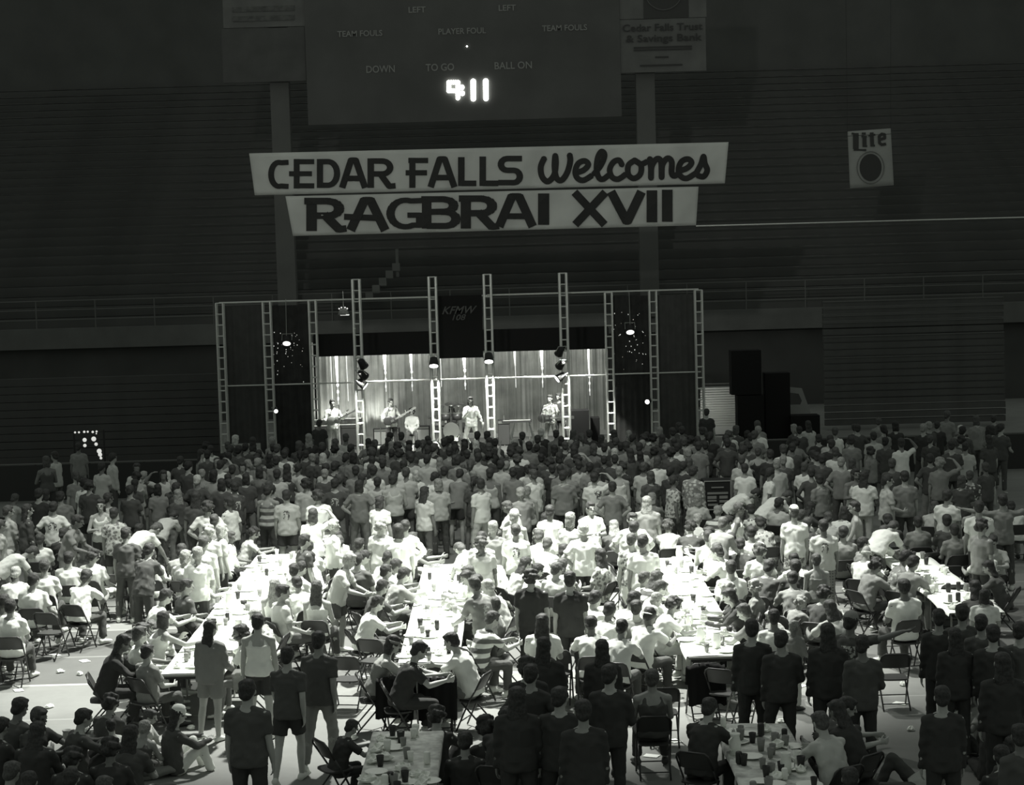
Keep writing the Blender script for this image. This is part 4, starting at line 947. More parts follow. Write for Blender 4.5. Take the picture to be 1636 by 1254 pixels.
# equipment road case with lit front in the crowd on the right
o = empty('equipment_rack', V((P(1147, 812, 45).x, 45, 0)), label='upright equipment rack with pale patch panels standing in the crowd', cat='equipment rack')
zt = P(1147, 768, 45).z; zb = zt - .72
MB().box((0, .3, zt - .36), (.66, .6, .72)).build('case', mat('case_black', .03, .5), o); MB().box((0, .3, zb / 2), (.6, .5, zb)).build('base_trolley', M_DARKP, o)
MR1 = mat('rack_pale', .3, .5); MR2 = mat('rack_frame', .45, .5)
for a_, b_ in (((-.32, zt - .01), (.32, zt - .01)), ((-.32, zt - .7), (.32, zt - .7)), ((-.32, zt - .7), (-.32, zt - .01)), ((.32, zt - .7), (.32, zt - .01))): MB().tube([(a_[0], -.01, a_[1]), (b_[0], -.01, b_[1])], .012).build('edge_trim', MR2, o)
for x, z, ww, hh in ((-.14, -.4, .22, .07), (.14, -.4, .2, .07), (-.14, -.48, .22, .04), (.14, -.5, .2, .06), (-.12, -.58, .24, .05), (.15, -.62, .2, .1), (0, -.16, .3, .03), (0, -.3, .5, .05)): MB().box((x, -.012, zt + z), (ww, .02, hh)).build('patch_panel', MR1, o)

# low barriers beside the stage, dark cloth added to stand in for shaded floor
for xa, xb, l in ((P(-30, 760, 52.3).x, P(318, 760, 52.3).x, 'low dark cloth-covered barrier left of the stage trusses'), (P(1215, 720, 53.3).x, P(1680, 700, 53.3).x, 'low dark cloth-covered barrier before the bleachers at right')):
    Y = 52.3 if xa < 0 else 53.3; o = empty('shade_cloth_barrier', ((xa + xb) / 2, Y, 0), label=l, cat='barrier'); wd = xb - xa
    MB().box((0, 0, .52), (wd, .03, 1.0)).build('cloth', mat('barrier_shade_cloth', .05, .95), o); MB().tube([(-wd / 2, 0, 1.05), (wd / 2, 0, 1.05)], .025).build('top_rail', mat('rail_paint', .15, .5), o)
    for i in range(5): MB().tube([(-wd / 2 + wd * i / 4, .03, 0), (-wd / 2 + wd * i / 4, .03, 1.05)], .025).build('post', M_DARKP, o)
# ================================================================== FURNITURE
CH = {}
def chair_meshes():
    if CH: return CH
    w2 = .215
    def bk(s_): return [(s_ * w2, .2, .012), (s_ * w2, .09, .25), (s_ * w2, .0, .44), (s_ * w2, -.1, .6)]
    for s_, n_ in ((-1, 'a'), (1, 'b')):
        CH['front_' + n_] = MB().tube(bk(s_), .013, 6).mesh('leg', M_CHAIR, True)
        CH['rear_' + n_] = MB().tube([(s_ * .19, .12, .42), (s_ * .19, -.04, .25), (s_ * .19, -.26, .012)], .012, 6).mesh('leg', M_CHAIR, True)
    top = []
    for i in range(9):
        a = math.pi * i / 8; top.append((math.cos(a) * w2 * (1 if i not in (0, 8) else 1), -.19 - .02 * math.sin(a), .74 + .075 * min(1, math.sin(a) * 1.5)))
    CH['back_frame'] = MB().tube([(w2, -.1, .6)] + top + [(-w2, -.1, .6)], .013, 6).mesh('back_frame', M_CHAIR, True)
    mb = MB(); n = 8
    for dy in (0, .012):
        for z in (.6, .7, .78, .812):
            for i in range(n + 1):
                u = i / n * 2 - 1; yb = -.1 - (z - .6) * .5 - .035 * (1 - u * u); mb.v.append((u * (.205 if z < .8 else .16), yb + dy, z))
    for j in range(3):
        for i in range(n): a = j * (n + 1) + i; mb.f += [(a, a + 1, a + n + 2, a + n + 1), (a + 36, a + n + 37, a + n + 38, a + 37)]
    CH['backrest'] = mb.mesh('backrest', M_CHAIR, True)
    mb = MB(); q = []
    for z in (.43, .45):
        for i in range(16):
            a = 2 * math.pi * i / 16; c_, s_ = math.cos(a), math.sin(a); q.append((.2 * math.copysign(abs(c_) ** .5, c_), .19 * math.copysign(abs(s_) ** .5, s_) + .0, z - .012 * (abs(s_) < .3)))
    mb.v = q; mb.f = [tuple(reversed(range(16))), tuple(range(16, 32))] + [(i, (i + 1) % 16, 16 + (i + 1) % 16, 16 + i) for i in range(16)]
    CH['seat'] = mb.mesh('seat', M_CHAIR)
    CH['bar'] = MB().tube([(-.19, -.2, .1), (.19, -.2, .1)], .009, 5).mesh('crossbar', M_CHAIR)
    CH['bar2'] = MB().tube([(-w2, .14, .15), (w2, .14, .15)], .009, 5).mesh('crossbar', M_CHAIR)
    return CH
CHAIRS = []; ITEMS = []
def chair(loc, face, occupied=True, light=False):
    for c in CHAIRS:
        if (c['loc'] - V(loc)).length < .45: return None
    q = dict(loc=V((loc[0], loc[1], 0)), face=face, occ=occupied, light=light); CHAIRS.append(q); return q
def build_chair(q):
    cm = chair_meshes(); r = empty('folding_chair', q['loc'], -math.radians(q['face'])); r['category'] = 'chair'
    m = M_CHAIRL if q['light'] else M_CHAIR
    for n_, k_ in (('seat', 'seat'), ('backrest', 'backrest'), ('back_frame', 'back_frame'), ('leg', 'front_a'), ('leg', 'front_b'), ('leg', 'rear_a'), ('leg', 'rear_b'), ('crossbar', 'bar'), ('crossbar', 'bar2')):
        child(n_, cm[k_], r, m)
    return r
ROWS = {'left': (-4.74, 26.7, 37.2), 'centre': (-1.33, 27.0, 35.5), 'right-centre': (2.87, 26.9, 35.5), 'far-right': (7.3, 29.5, 35.3)}
TW = .86
SHORTROWS = {'near-centre': (-1.42, 19.4, 23.1), 'near-right': (2.85, 19.4, 23.0)}
tt = MB().box((0, 0, .72), (TW - .03, 1.8, .03)).mesh('tabletop', mat('table_laminate', .2, .5)); tf = MB().box((0, 0, .68), (TW - .12, 1.7, .05)).mesh('apron', M_DARKP)
tl = MB().tube([(0, 0, 0), (0, 0, .69)], .016).mesh('leg', M_STEEL)
rnd = random.Random(21)
ALLROWS = dict(ROWS); ALLROWS.update(SHORTROWS)
ITEMM = {'w': mat('paper_white', .85, .7), 'm': mat('cup_grey', .25, .6), 'k': mat('cup_dark', .04, .5)}
IT = {
 'paper_cup': (MB().lathe([(.028, 0), (.04, .11), (.037, .11), (.03, .02)], (0, 0, 0), 10), 'cup'),
 'drink_can': (MB().lathe([(.025, 0), (.033, .01), (.033, .11), (.026, .122)], (0, 0, 0), 10), 'can'),
 'paper_plate': (MB().lathe([(.07, 0), (.12, .016), (.118, .019), (.06, .005)], (0, 0, 0), 14), 'plate'),
 'pitcher': (MB().lathe([(.055, 0), (.06, .12), (.045, .19), (.055, .22), (.05, .22), (.04, .18)], (0, 0, 0), 12).tube([(.055, 0, .19), (.11, 0, .17), (.105, 0, .08), (.06, 0, .05)], .008, 5), 'pitcher'),
}
def crumple(seed, r=.09):
    rn = random.Random(seed); mb = MB().ell((0, 0, r * .35), (r, r * .8, r * .4), None, 9, 6)
    mb.v = [(x * rn.uniform(.7, 1.2), y * rn.uniform(.7, 1.2), max(0, z * rn.uniform(.6, 1.4))) for x, y, z in mb.v]; return mb
IT['napkin'] = (crumple(1), 'napkin'); 
itm = {k_: v[0].mesh(k_, ITEMM['w'], k_ != 'napkin') for k_, v in IT.items()}
for rn_, (X, y0, y1) in ALLROWS.items():
    n = max(1, round((y1 - y0) / 1.83)); L_n = (y1 - y0) / n
    for i in range(n):
        o = empty('folding_table', (X, y0 + L_n * (i + .5), 0), cat='table', group='folding tables of the %s row' % rn_)
        order = ('nearest', 'second nearest', 'third nearest', 'fourth nearest', 'fifth nearest', 'sixth nearest', 'seventh nearest')[i]
        o['label'] = 'folding table under the %s white table paper, %s of its row' % (rn_, order)
        child('tabletop', tt, o); child('apron', tf, o)
        for sx in (-.36, .36):
            for sy in (-.75, .75): l_ = child('leg', tl, o); l_.location = (sx, sy, 0)
    # paper over the whole row
    mb = MB(); nx, ny = 8, int((y1 - y0) * 5); x0 = -TW / 2 - .01; t = .004
    for dz in (0, -t):
        for j in range(ny + 1):
            for i in range(-1, nx + 2):
                u = min(max(i, 0), nx) / nx; y = (y1 - y0) * j / ny; z = .742 + .006 * math.sin(y * 7 + u * 5) + .004 * rnd.random()
                dx = 0
                if i < 0 or i > nx: z -= .05 + .02 * math.sin(y * 3); dx = .012 * (1 if i > nx else -1)
                mb.v.append((x0 + (TW + .02) * u + dx, y, z + dz))
    w1 = nx + 3; n1 = w1 * (ny + 1)
    for j in range(ny):
        for i in range(w1 - 1): a = j * w1 + i; mb.f += [(a, a + 1, a + w1 + 1, a + w1), (a + n1, a + w1 + n1, a + w1 + 1 + n1, a + 1 + n1)]
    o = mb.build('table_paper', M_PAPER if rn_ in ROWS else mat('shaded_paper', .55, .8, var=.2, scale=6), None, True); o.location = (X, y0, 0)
    tag(o, 'long white paper covering the %s row of tables' % rn_, 'tablecloth')
    dens = 6.5 if rn_ in ROWS else 14
    for i in range(int((y1 - y0) * dens)):
        kk = rnd.choices(list(IT), (5, 2, 3, .6, 3))[0]; tone = rnd.choices('wmk', (3, 4, 4) if kk in ('paper_cup', 'drink_can') else (1, 0, 0))[0]
        o = bpy.data.objects.new(kk, itm[kk]); COL.objects.link(o); o.material_slots[0].link = 'OBJECT'; o.material_slots[0].material = ITEMM[tone]
        o.location = (X + rnd.uniform(-.36, .36), rnd.uniform(y0 + .1, y1 - .1), .752); o.rotation_euler = (0, 0, rnd.uniform(0, 6)); s_ = rnd.uniform(1.0, 1.3); o.scale = (s_, s_, s_)
        wd = {'w': 'white', 'm': 'grey', 'k': 'dark'}[tone]; nm = kk.replace('_', ' ')
        tag(o, None, IT[kk][1], '%s %ss on the %s tables' % (wd, nm, rn_)); ITEMS.append(('%s %s on the %s tables' % (wd if kk != 'napkin' else 'crumpled white', nm, rn_), o))
# ================================================================== PEOPLE DATA
TILE = {'A': (0, 680, 3.99), 'B': (400, 680, 3.895), 'C': (810, 680, 3.895), 'D': (1220, 680, 3.933), 'E': (0, 954, 3.99), 'F': (400, 954, 3.895), 'G': (810, 954, 3.895), 'H': (1220, 954, 3.933)}
# tile  x y(head top)  pose shirt bottom hair face  [scale] [cap]
DATA = '''
A 345 165 st lt dt ds -70
A 575 75 st mt mt ds 0
A 720 175 st ls dt ds 60
A 650 235 s2 lt dt ds 20
A 870 240 sx lt mt ds 175
A 1040 285 hr ltf ws dl 170
A 520 320 st wt mt bs 150 .62
A 1150 195 hp ds ds ds 10
A 1285 150 s2 ml dt dl 80
A 1385 205 hr lt dt dl 20
A 1545 235 sx ltp mt ds 180
A 1455 340 wk wt dt ds -40
A 95 435 sf lt dt bs 30
A 60 510 s2 lt lt bs 40
A 165 500 st ds dk dl 60
A 340 485 hp wtp ks ds 0
A 385 420 s2 mt dt ds -15
A 640 470 sx wn dt dm 180
A 490 570 ln mt ms ds 100
A 740 525 st ltf ks ds 0
A 690 430 s2 lt dt ds 30
A 965 620 bd wt dt bs 40
A 1100 545 bd lt dt ds 20
A 1325 480 hp lt ds dc 0
A 1365 565 st mt dt ds 0
A 1455 455 wk wt ds ds -60
A 5 600 wk lt ls bs 60
A 190 770 bd wt dt bs 60
A 270 855 si wt dt bs 0
A 110 900 sf wt lt gs -10
A 215 940 ss wt dt ds 0
A 455 800 si wt dt ds 0
A 580 790 ss wt lt dc 15
A 545 920 sf wt dt ds 20
A 860 775 si wt dt ds 0
A 985 785 si wt dt ds 0
A 1195 790 ss lt dt ym 20
A 1130 760 sf mt dt ds 0
A 1305 880 sf wt dt ds 70
A 1380 770 s2 wt dt ys 0
A 1490 735 sf wt dt ym -10
A 1555 615 st lt lt yc 20
A 1290 705 st wt wt bs 20
A 1575 985 si wn dt yl 10
A 1050 1045 sf wt dt ds 60
A 30 1080 si wt dt ds 0
A 950 750 ln dt dt ds 20
A 1480 250 st dt dt ds 0
A 250 400 st kt kt ds 20
A 1250 420 st dt dt dl 0
A 830 640 s2 dt dt ds 10
B 165 270 st lt dt ds 0
B 300 235 s2 lt dt ds 20
B 345 330 st lt dt dc -10
B 470 235 st lt dt ds 30
B 525 330 hp dtp mt ds 0
B 700 300 sx wt dt dm 90
B 790 320 st ltp ds ds 0
B 895 280 s2 lt dt ds -20
B 970 260 s2 ltp ds bs 0
B 1000 175 st lt dt ds 0
B 1100 180 s2 lt dt ds 0
B 1085 380 st lt dt dl 40
B 1150 290 ln wt kt ds 70
B 1210 255 st lt dt ds 0
B 1300 270 ln mt ks ds 20
B 1290 190 st mt dt ds 0
B 1420 170 s2 lt dt ds 0
B 1490 265 st ln dt ds 0
B 1560 215 st lt dt ds 20
B 1430 330 s2 wt lt ds -40
B 1600 470 ln lt dt bs -60
B 225 400 st ltp ks ds 0
B 390 515 hr wt dt dm 10
B 420 400 s2 wt dt dc -20
B 110 370 st lnz dt ds 20
B 510 585 s2 ws dt gs 75
B 815 585 s2 lt lt yc 20
B 920 610 st wt lk dm 0
B 1070 585 hp ws ks ds 5
B 1460 610 s2 mt dt ys 0
B 1430 650 st lt dt ds 20
B 1590 615 st wtp mtq bs 0
B 25 610 st lt dt ym 60
B 100 790 sf wt dt bs 20 1 Cw
B 370 715 si wt dt ds 0
B 190 690 st dt dt ds 60
B 655 695 si wt dt ds 30
B 575 690 sf mt lt bs -30
B 680 795 si dt dt ds 20
B 610 795 ln ltp ds ys 100
B 825 780 sf wt dt ds 60
B 885 830 sf wt dt ds 70
B 950 885 sf mtp dt ds 60
B 1350 785 sf wt dt ys -60
B 1255 905 sf wt dt ds -120
B 1345 865 sf wt dt bs -80
B 1380 950 ln mtp dt bs -40
B 1260 730 bd wt dt bs -40
B 205 985 ss lt dt ds 60
B 400 965 si wn dt bl 10
B 290 940 sf wt dt ds -30
B 75 850 sf wt dt ds 50
B 820 960 sf dt dt ds 60
B 790 1060 sf wt dt ds 70
B 180 850 si wt dt ds 0
B 1480 960 sf lt dt ys -70
B 740 780 sf wt dt ds 70
B 1200 700 s2 lt dt bc -10
C 75 525 s2 wnp lt ys 10 1 Cl
C 265 495 st wt lsf ds 0
C 520 475 sx wt dt ds 160
C 510 610 hp wt ks gs 0
C 395 540 st lt lt ym 30
C 430 95 st lt dt ds 0
C 95 40 cl lt dt ds 0
C 190 60 st kt dt ds 0
C 745 105 hp mt ks ds 0
C 1060 110 st wt dt ds 20
C 820 105 s2 lt dt ds -10
C 1190 100 st mt dt ds 0
C 1370 80 hp dt ls ds 0
C 1475 125 sx lt dt ds 80
C 565 265 s2 lt dt ds 20
C 670 180 st dtp dt ds 0
C 655 350 hp mt ds ds 0
C 155 240 st ltp ls dc 0
C 265 200 st dt dt dc 0
C 330 245 s2 mt dt ds -20
C 40 260 st mtp dt ds 0
C 1040 310 wk ltf dt ds 60
C 870 440 st mt dt yl 10
C 1190 425 ss lt lt ym 0
C 1545 390 bd wt dt ds 90
C 1445 480 wk wn dt bs 100
C 1185 550 sf lt dt ys 20
C 1255 590 ln mt dt bs 30
C 1375 560 ss wt dt ds 30
C 885 540 hp wt ls ds 175
C 665 590 sf dt dt yl 0
C 1010 590 st lt dt ds 10
C 1085 730 si wt dt bs 20
C 1240 660 si wn dt ds 0
C 1310 665 si wt dt ds -20
C 1520 625 si wt dt ds 0
C 1160 730 sf wt dt ds -60
C 1455 835 si wt dt ds 0
C 695 765 si lt dt ds 0
C 440 905 st kt kt ds 0 1.04
C 150 895 st kt kt dc 10
C 80 815 sf lt lt dl 60
C 210 860 sf wt dt ds 60
C 290 850 ss lt dt bs 20
C 1275 985 sf kt dt yc -80
C 760 1035 sf wt dt ds 50
C 700 1095 si mt dt ds 0
C 340 830 sf wtf dt bm 30
C 170 650 sf wt dt bs 0
C 1130 600 sf dt dt dc 10
C 1020 590 sf lt dt bc 0
C 900 420 sf mt lt ym 20
C 775 670 s2 ltf wt bs 0
C 1000 680 s2 wt lt ds 0
C 590 1030 sf wt dt ds 40
C 250 700 sf wt dt bs 20
C 620 760 ss ltf dt dl -60
C 1390 700 sf dt dt ds 0
D 180 110 st dt dt ds 0
D 345 55 hp kt ds ds 0
D 420 60 st lt dt ds 30
D 450 135 st wt ms bs 0
D 550 65 st mt dt ds 0
D 690 40 st lt dt ds 0
D 580 270 sx wn ks dm 170
D 635 285 s2 wt lt dl 20
D 885 285 st mt dt ds 0
D 1110 200 hr mt dt yc 20
D 1155 405 st wt kt ds 40
D 1500 430 au mt dt ds 0
D 1300 470 st wt dt ds 0
D 45 265 wk wt dt ds 80
D 175 415 bd wt dt bs 60
D 70 450 ss lt dt ds 30
D 190 505 st wt lsf bs 0 1.02 Cw
D 375 590 st ltp mtq ds 0
D 285 480 sf dt dt dl 60
D 405 545 sf lt lt bs 0
D 570 475 wk mx dt ds -80
D 510 510 sf wt dt dm 40
D 665 625 ss mt dt ds -10
D 645 755 sf ws dt gB 30
D 790 635 sf wt dt dm 75
D 835 560 sf dt dt ds 0
D 920 600 bd lt dt ds 40
D 1015 615 si mt dt ds 0
D 1175 620 si mt dt ds -10
D 1275 585 si lt dt ds -20
D 1310 750 sf wt dt ds -20
D 705 835 sf mt dt dc 60
D 330 805 st mn dt bs 0 .9
D 180 920 sf mt dt ds 0
D 95 840 si kt dt ds 0
D 880 965 si wt dt ds -10
D 1390 1030 s2 wk lt dm 20 .8
D 1330 975 sf dt dt dl 0
D 40 150 st kt kt ds 0
D 1150 560 si dt dt ds 0
D 330 1010 sf dt dt dc 30
D 200 1085 sf mt mt yc 60 .8
D 420 1100 sf lt lt bl -20
D 1290 580 st mt dt dc 60
D 780 310 s2 lt dt ds 80
D 70 850 sf dt dt ds 30
D 1440 690 sf lt dt ds 200
D 480 400 fk ltp lt bs 0
E 960 150 sf lt lt bc 130 .75
E 875 190 sf wt dt ys 150 .8
E 780 240 sf ks kt dl 80
E 940 305 si mt dt ds 40 .9
E 1340 150 s2 ms ms dl 20 .94
E 1230 165 sf wt lt bs -150 .8
E 60 10 si wt dt ds 0
E 150 650 fc dt dt ds 30 1.05
E 215 700 fk dt dt bs 120
E 235 800 fc ks kt dl 10
E 590 700 fk ms kt ds 60
E 740 640 fc mt dt dc 20
E 660 770 fc wt lt ds -30 .75
E 905 720 fc lt dt bs 100 .8
E 945 785 fc mn mt ys 20 .8
E 830 820 fc dt dt dl 10
E 1110 700 fk ms wt dl 60 .95 Cw
E 690 900 fc ks kt dc 0 1.05
E 100 1060 fc ls kt bs 20
E 560 1130 fc mt dt bs 40
E 300 1110 fc dt dt ds 0
F 45 105 st wn ks ds 0
F 230 310 wk mt ks ds 10 .98
F 425 215 wk mt mt ds 15 1.02
F 625 765 sf kt kt ds 60 .75
F 880 240 sf mn kt dm 80 1 Vm
F 1045 278 sf kt kt ds 80
F 1255 222 sf wt mt ds -70
F 1480 85 sf wtz dt bs 60
F 1395 760 fc kt kt dc -20 1.1
F 1160 700 fk kt kt dc 20
F -20 515 st mt kt ds 10 1.06
F 1595 690 sf kt kt ds 20
G 220 105 si wt dt dl 10
G 695 30 sf wt dt ds 30
G 670 130 sf wt dt ds 20
G 565 130 sf wt dt ds 0
G 885 65 sf wt dt ds 40 1 Cwb
G 590 265 st ks kk dl 0
G 640 420 s2 ks kt ds 10
G 60 560 st ks kt dl 0
G 330 560 s2 ks kt ds 10
G 470 640 st ks kt ds -10
F 1090 830 fc ks kt ds 0
H 1500 930 fc ks kt ds 0
H 360 1080 fc ks kt ds 10
E 480 960 fc ks kt dc 10
E 5 770 fc ks kt ds 30
E 400 1110 fc ks kt ds 0
H 1610 800 s2 ms kt ds -20
G 230 250 s2 ks kt dl 0
G 75 375 s2 ks kt dc 0
G 150 420 hp ks kt ds 20
G 900 450 si mn kt bs 0
G 1590 150 st ks kt ds 0
G 1410 45 sf mt mt bs -60
G 1515 80 sf lt mt gs -70 .72
G 1310 -60 sf ks kt dl -80
G 1300 630 sf kt kt ds 30
G 50 700 fc ks kt dl 20
H 75 80 si wt dt ds 0
H 180 145 s2 ms lt ys 40 .72
H 400 165 st ks kt dl 0
H 545 100 pt mtp dt ds 40 1 Cm
H 620 240 s2 ms kt ds 0
H 1145 70 st ks kt ds 0
H 1235 60 st ms kt ds 0
H 1330 100 s2 ms dt ds 0
H 1450 165 st ks kt ds 0
H 1560 165 s2 ms kt ds 0
H 1230 195 st ks kt dl 0
H 1500 350 st ks kt dl 0
H 170 640 sf dt kt ds 90
H 250 710 sf ls kt bs -30
H 400 670 sf kt kt dl -40
H 1160 840 fr lt dt ds 275
H 1300 560 fk lt dt bs 250
H 1120 560 st ks kt ds 0
H 1480 690 fc ks kt ds 40
H 1560 880 fc ms kt ds 0
H 40 200 s2 ks kt ds 0
'''
def occupied(loc, r):
    return any((q['loc'].xy - V(loc).xy).length < r for q in PEOPLE)
for ln in DATA.strip().split('\n'):
    f = ln.split(); ox, oy, s_ = TILE[f[0]]; px, py = ox + float(f[1]) / s_, oy + float(f[2]) / s_
    pose, sh_, bt, hr, face = f[3], f[4], f[5], f[6], float(f[7]); sc = float(f[8]) if len(f) > 8 else random.uniform(.97, 1.03)
    cap_ = f[9] if len(f) > 9 else ''
    if sh_[1] in 'lk': sh_ = sh_[0] + 't' + sh_[2:]
    if pose in ('ss',) and False: pass
    k = SK[pose]; g = G(px, py, k.top * sc)
    # the head is off the body's own origin: shift so that the head stands where the photo has it
    a = -math.radians(face); h = Matrix.Rotation(a, 3, 'Z') @ (k.HC * sc); loc = V((g.x - h.x, g.y - h.y, 0))
    q = person(loc, face, pose, sh_, bt, hr, sc, cap_, far=loc.y > 41)
    q['loc'].y = min(q['loc'].y, 50.8)
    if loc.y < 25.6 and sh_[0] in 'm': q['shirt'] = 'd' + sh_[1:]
# raise the man at the lamp rack on a box
EMPTY = ((174, 919, 0, 0), (213, 921, 0, 0), (252, 918, 0, 0), (286, 927, 10, 0), (46, 977, 25, 0), (75, 980, 15, 0), (138, 952, 10, 0), (20, 1008, 0, 0), (228, 1088, 0, 0), (376, 1040, 0, 1),
    (453, 977, 0, 0), (502, 973, 5, 0), (553, 1050, 10, 0), (590, 1053, -10, 0), (596, 1022, 20, 0), (566, 927, 0, 0), (697, 1077, 0, 0), (766, 1068, -50, 0), (783, 1030, -30, 0), (520, 1190, 10, 0), (1431, 1046, 0, 0), (1108, 1200, -10, 0),
    (1228, 888, 0, 0), (1215, 895, 0, 0), (1185, 940, 0, 0), (990, 930, 0, 0), (1145, 920, 0, 0), (1436, 974, 0, 0), (1485, 884, -20, 0), (1520, 905, 0, 0), (1528, 935, 10, 0), (1450, 1000, 0, 0), (1160, 1070, 30, 0), (1190, 1080, -20, 1),
    (480, 900, 0, 0), (360, 1045, -20, 1), (620, 930, 90, 0), (600, 990, 70, 0), (1060, 1100, 0, 0), (890, 1040, 5, 0), (995, 1048, 0, 0), (1400, 920, 0, 1), (1375, 925, 0, 0), (1250, 990, 0, 0), (800, 990, -40, 0), (815, 930, -30, 0))
EP = [(G(a_[0], a_[1], .81) + V((0, .2, -.81))) for a_ in EMPTY]
def near_empty(loc, r=.6): return any(abs(e.x - loc.x) < r and abs(e.y - loc.y) < r for e in EP)
# seats along the table rows that the list left open
rnd = random.Random(4)
def rand_dress(r, bright=True):
    sh_ = r.choices('wlmdk', (7, 3, 2, 2, 1))[0] + r.choices('tns', (7, 1, 1))[0] + r.choices(['', 'p', 'z', 'f'], (7, 2, .6, .6))[0]
    return sh_, r.choices('wlmdk', (1, 2, 3, 4, 3))[0] + r.choices('st', (4, 5))[0], r.choices('kdbyg', (2, 6, 3, 2, .4))[0] + r.choices('smlcp', (8, 2, 1.4, 1.2, .6))[0]
for rn_, (X, y0, y1) in ROWS.items():
    y = y0 + .35
    while y < y1 + .8:
        for s_ in (-1, 1):
            if rnd.random() < (.93 if rn_ != 'far-right' else .6):
                loc = V((X + s_ * rnd.uniform(.78, .95), y + rnd.uniform(-.1, .1), 0))
                if not occupied(loc, .52) and not near_empty(loc):
                    a, b_, c = rand_dress(rnd); ps = rnd.choice(['sf', 'sf', 'sr', 'ss', 'si']); fc = -s_ * 90 + rnd.uniform(-25, 25) + s_ * 20
                    person(loc, fc, ps, a, b_, c, rnd.uniform(.9, 1.02), far=loc.y > 43, manual=False)
        y += .66
# seated rows behind and between
for (xa, xb, ya, yb, dx, dy, pr) in ((-12.5, -6.3, 33.6, 38.4, .75, 1.1, .55), (-3.7, -2.4, 34.5, 38.4, .8, 1.0, .5), (-.2, 1.8, 32.5, 38.4, .75, 1.0, .5), (4.0, 6.3, 31.0, 38.4, .8, 1.0, .6), (8.4, 12.0, 31.5, 38.6, .85, 1.1, .6)):
    y = ya
    while y < yb:
        x = xa + rnd.uniform(0, .3)
        while x < xb:
            if rnd.random() < pr:
                loc = V((x, y + rnd.uniform(-.2, .2), 0))
                if not occupied(loc, .6) and not near_empty(loc):
                    a, b_, c = rand_dress(rnd); fc = rnd.uniform(-35, 35)
                    person(loc, fc, rnd.choice(['si', 'ss', 'sf', 'sf']), a, b_, c, rnd.uniform(.9, 1.02), far=loc.y > 43, manual=False)
            x += dx
        y += dy
# the standing crowd up to the stage front
def crowd(xa, xb, ya, yb, dmin, tries, bright, r):
    for _ in range(tries):
        y = r.uniform(ya, yb); kx = y / 50; x = r.uniform(xa * kx, xb * kx); loc = V((x, y, 0))
        if occupied(loc, dmin): continue
        xx = proj(loc)[0]
        if 1110 < xx < 1185 and 37.5 < y < 46: continue
        a, b_, c = rand_dress(r)
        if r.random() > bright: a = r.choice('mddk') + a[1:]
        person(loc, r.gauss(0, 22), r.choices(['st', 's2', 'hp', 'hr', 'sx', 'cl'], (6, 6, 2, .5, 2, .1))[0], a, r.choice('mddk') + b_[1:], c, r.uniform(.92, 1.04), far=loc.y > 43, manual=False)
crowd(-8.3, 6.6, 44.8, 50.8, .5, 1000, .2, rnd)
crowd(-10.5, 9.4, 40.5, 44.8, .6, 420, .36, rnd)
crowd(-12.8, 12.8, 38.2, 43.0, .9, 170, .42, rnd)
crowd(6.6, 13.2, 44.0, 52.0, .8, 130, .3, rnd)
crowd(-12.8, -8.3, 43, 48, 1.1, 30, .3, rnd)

# push apart whoever ended up too close to another or inside a table
for it in range(14):
    for i in range(len(PEOPLE)):
        A_ = PEOPLE[i]
        for j in range(i + 1, len(PEOPLE)):
            B_ = PEOPLE[j]; dx, dy = B_['loc'].x - A_['loc'].x, B_['loc'].y - A_['loc'].y
            if abs(dx) > .6 or abs(dy) > .6: continue
            d = math.hypot(dx, dy); need = .56 if (POSES[A_['pose']].get('sit') and POSES[B_['pose']].get('sit')) else .47
            if d < need:
                if d < 1e-3: dx, dy, d = 1e-3, 0, 1e-3
                m_ = (need - d) / 2 / d * .7; A_['loc'].x -= dx * m_; A_['loc'].y -= dy * m_; B_['loc'].x += dx * m_; B_['loc'].y += dy * m_
    for q in PEOPLE:
        for (X, y0, y1) in ALLROWS.values():
            h = Matrix.Rotation(-math.radians(q['face']), 3, 'Z') @ V((0, .12 if POSES[q['pose']].get('sit') else 0, 0)); dx = q['loc'].x - X
            if abs(dx) < .70 and y0 - .35 < q['loc'].y < y1 + .35:
                if q['loc'].y > y1 - .5: q['loc'].y += .1
                elif q['loc'].y < y0 + .3: q['loc'].y -= .1
                else: q['loc'].x += .08 * (1 if dx >= 0 else -1)
for q in PEOPLE:
    if POSES[q['pose']].get('sit'): CHAIRS.append(dict(loc=q['loc'] + Matrix.Rotation(-math.radians(q['face']), 3, 'Z') @ V((0, -.03, 0)), face=q['face'], occ=True, light=False))
# band
def band(px, py, Y, pose, sh_, bt, hr, face, label, sc=1.0):
    k = SK[pose]; c = P(px, py, Y); q = person((c.x, Y, SZ), face, pose, sh_, bt, hr, sc, far=False); q['label'] = label; return q
for px, py in ((510, 674), (1129, 661)):
    c = P(px, py, 56.0); person((c.x, 56.0, 0), 10, 'st', 'kt', 'kt', 'ds', .97, far=True, manual=False)
band(531, 645, 60.4, 'gt', 'ws', 'lt', 'ds', 160, 'guitarist in loose white shirt and pale trousers at the left of the stage', 1.03)
band(624, 640, 60.8, 'gt', 'ls', 'kt', 'ds', 150, 'bass player in pale shirt and black trousers between the left tall trusses', 1.0)
band(752, 637, 60.1, 'sg', 'ws', 'lt', 'dm', 170, 'singer in white sweater and pale trousers beside the drum kit', 1.02)
band(879, 640, 60.4, 'gt', 'lsf', 'mt', 'ds', 200, 'guitarist in light patterned shirt left of the rightmost tall truss', 1.0)
band(893, 640, 61.4, 's2', 'ks', 'kt', 'dc', 190, 'person in black clothes close behind the right-hand guitarist', .98)
band(658, 668, 62.4, 'si', 'lt', 'dt', 'kc', 180, 'seated player with black bushy hair right of the bass player', .95)
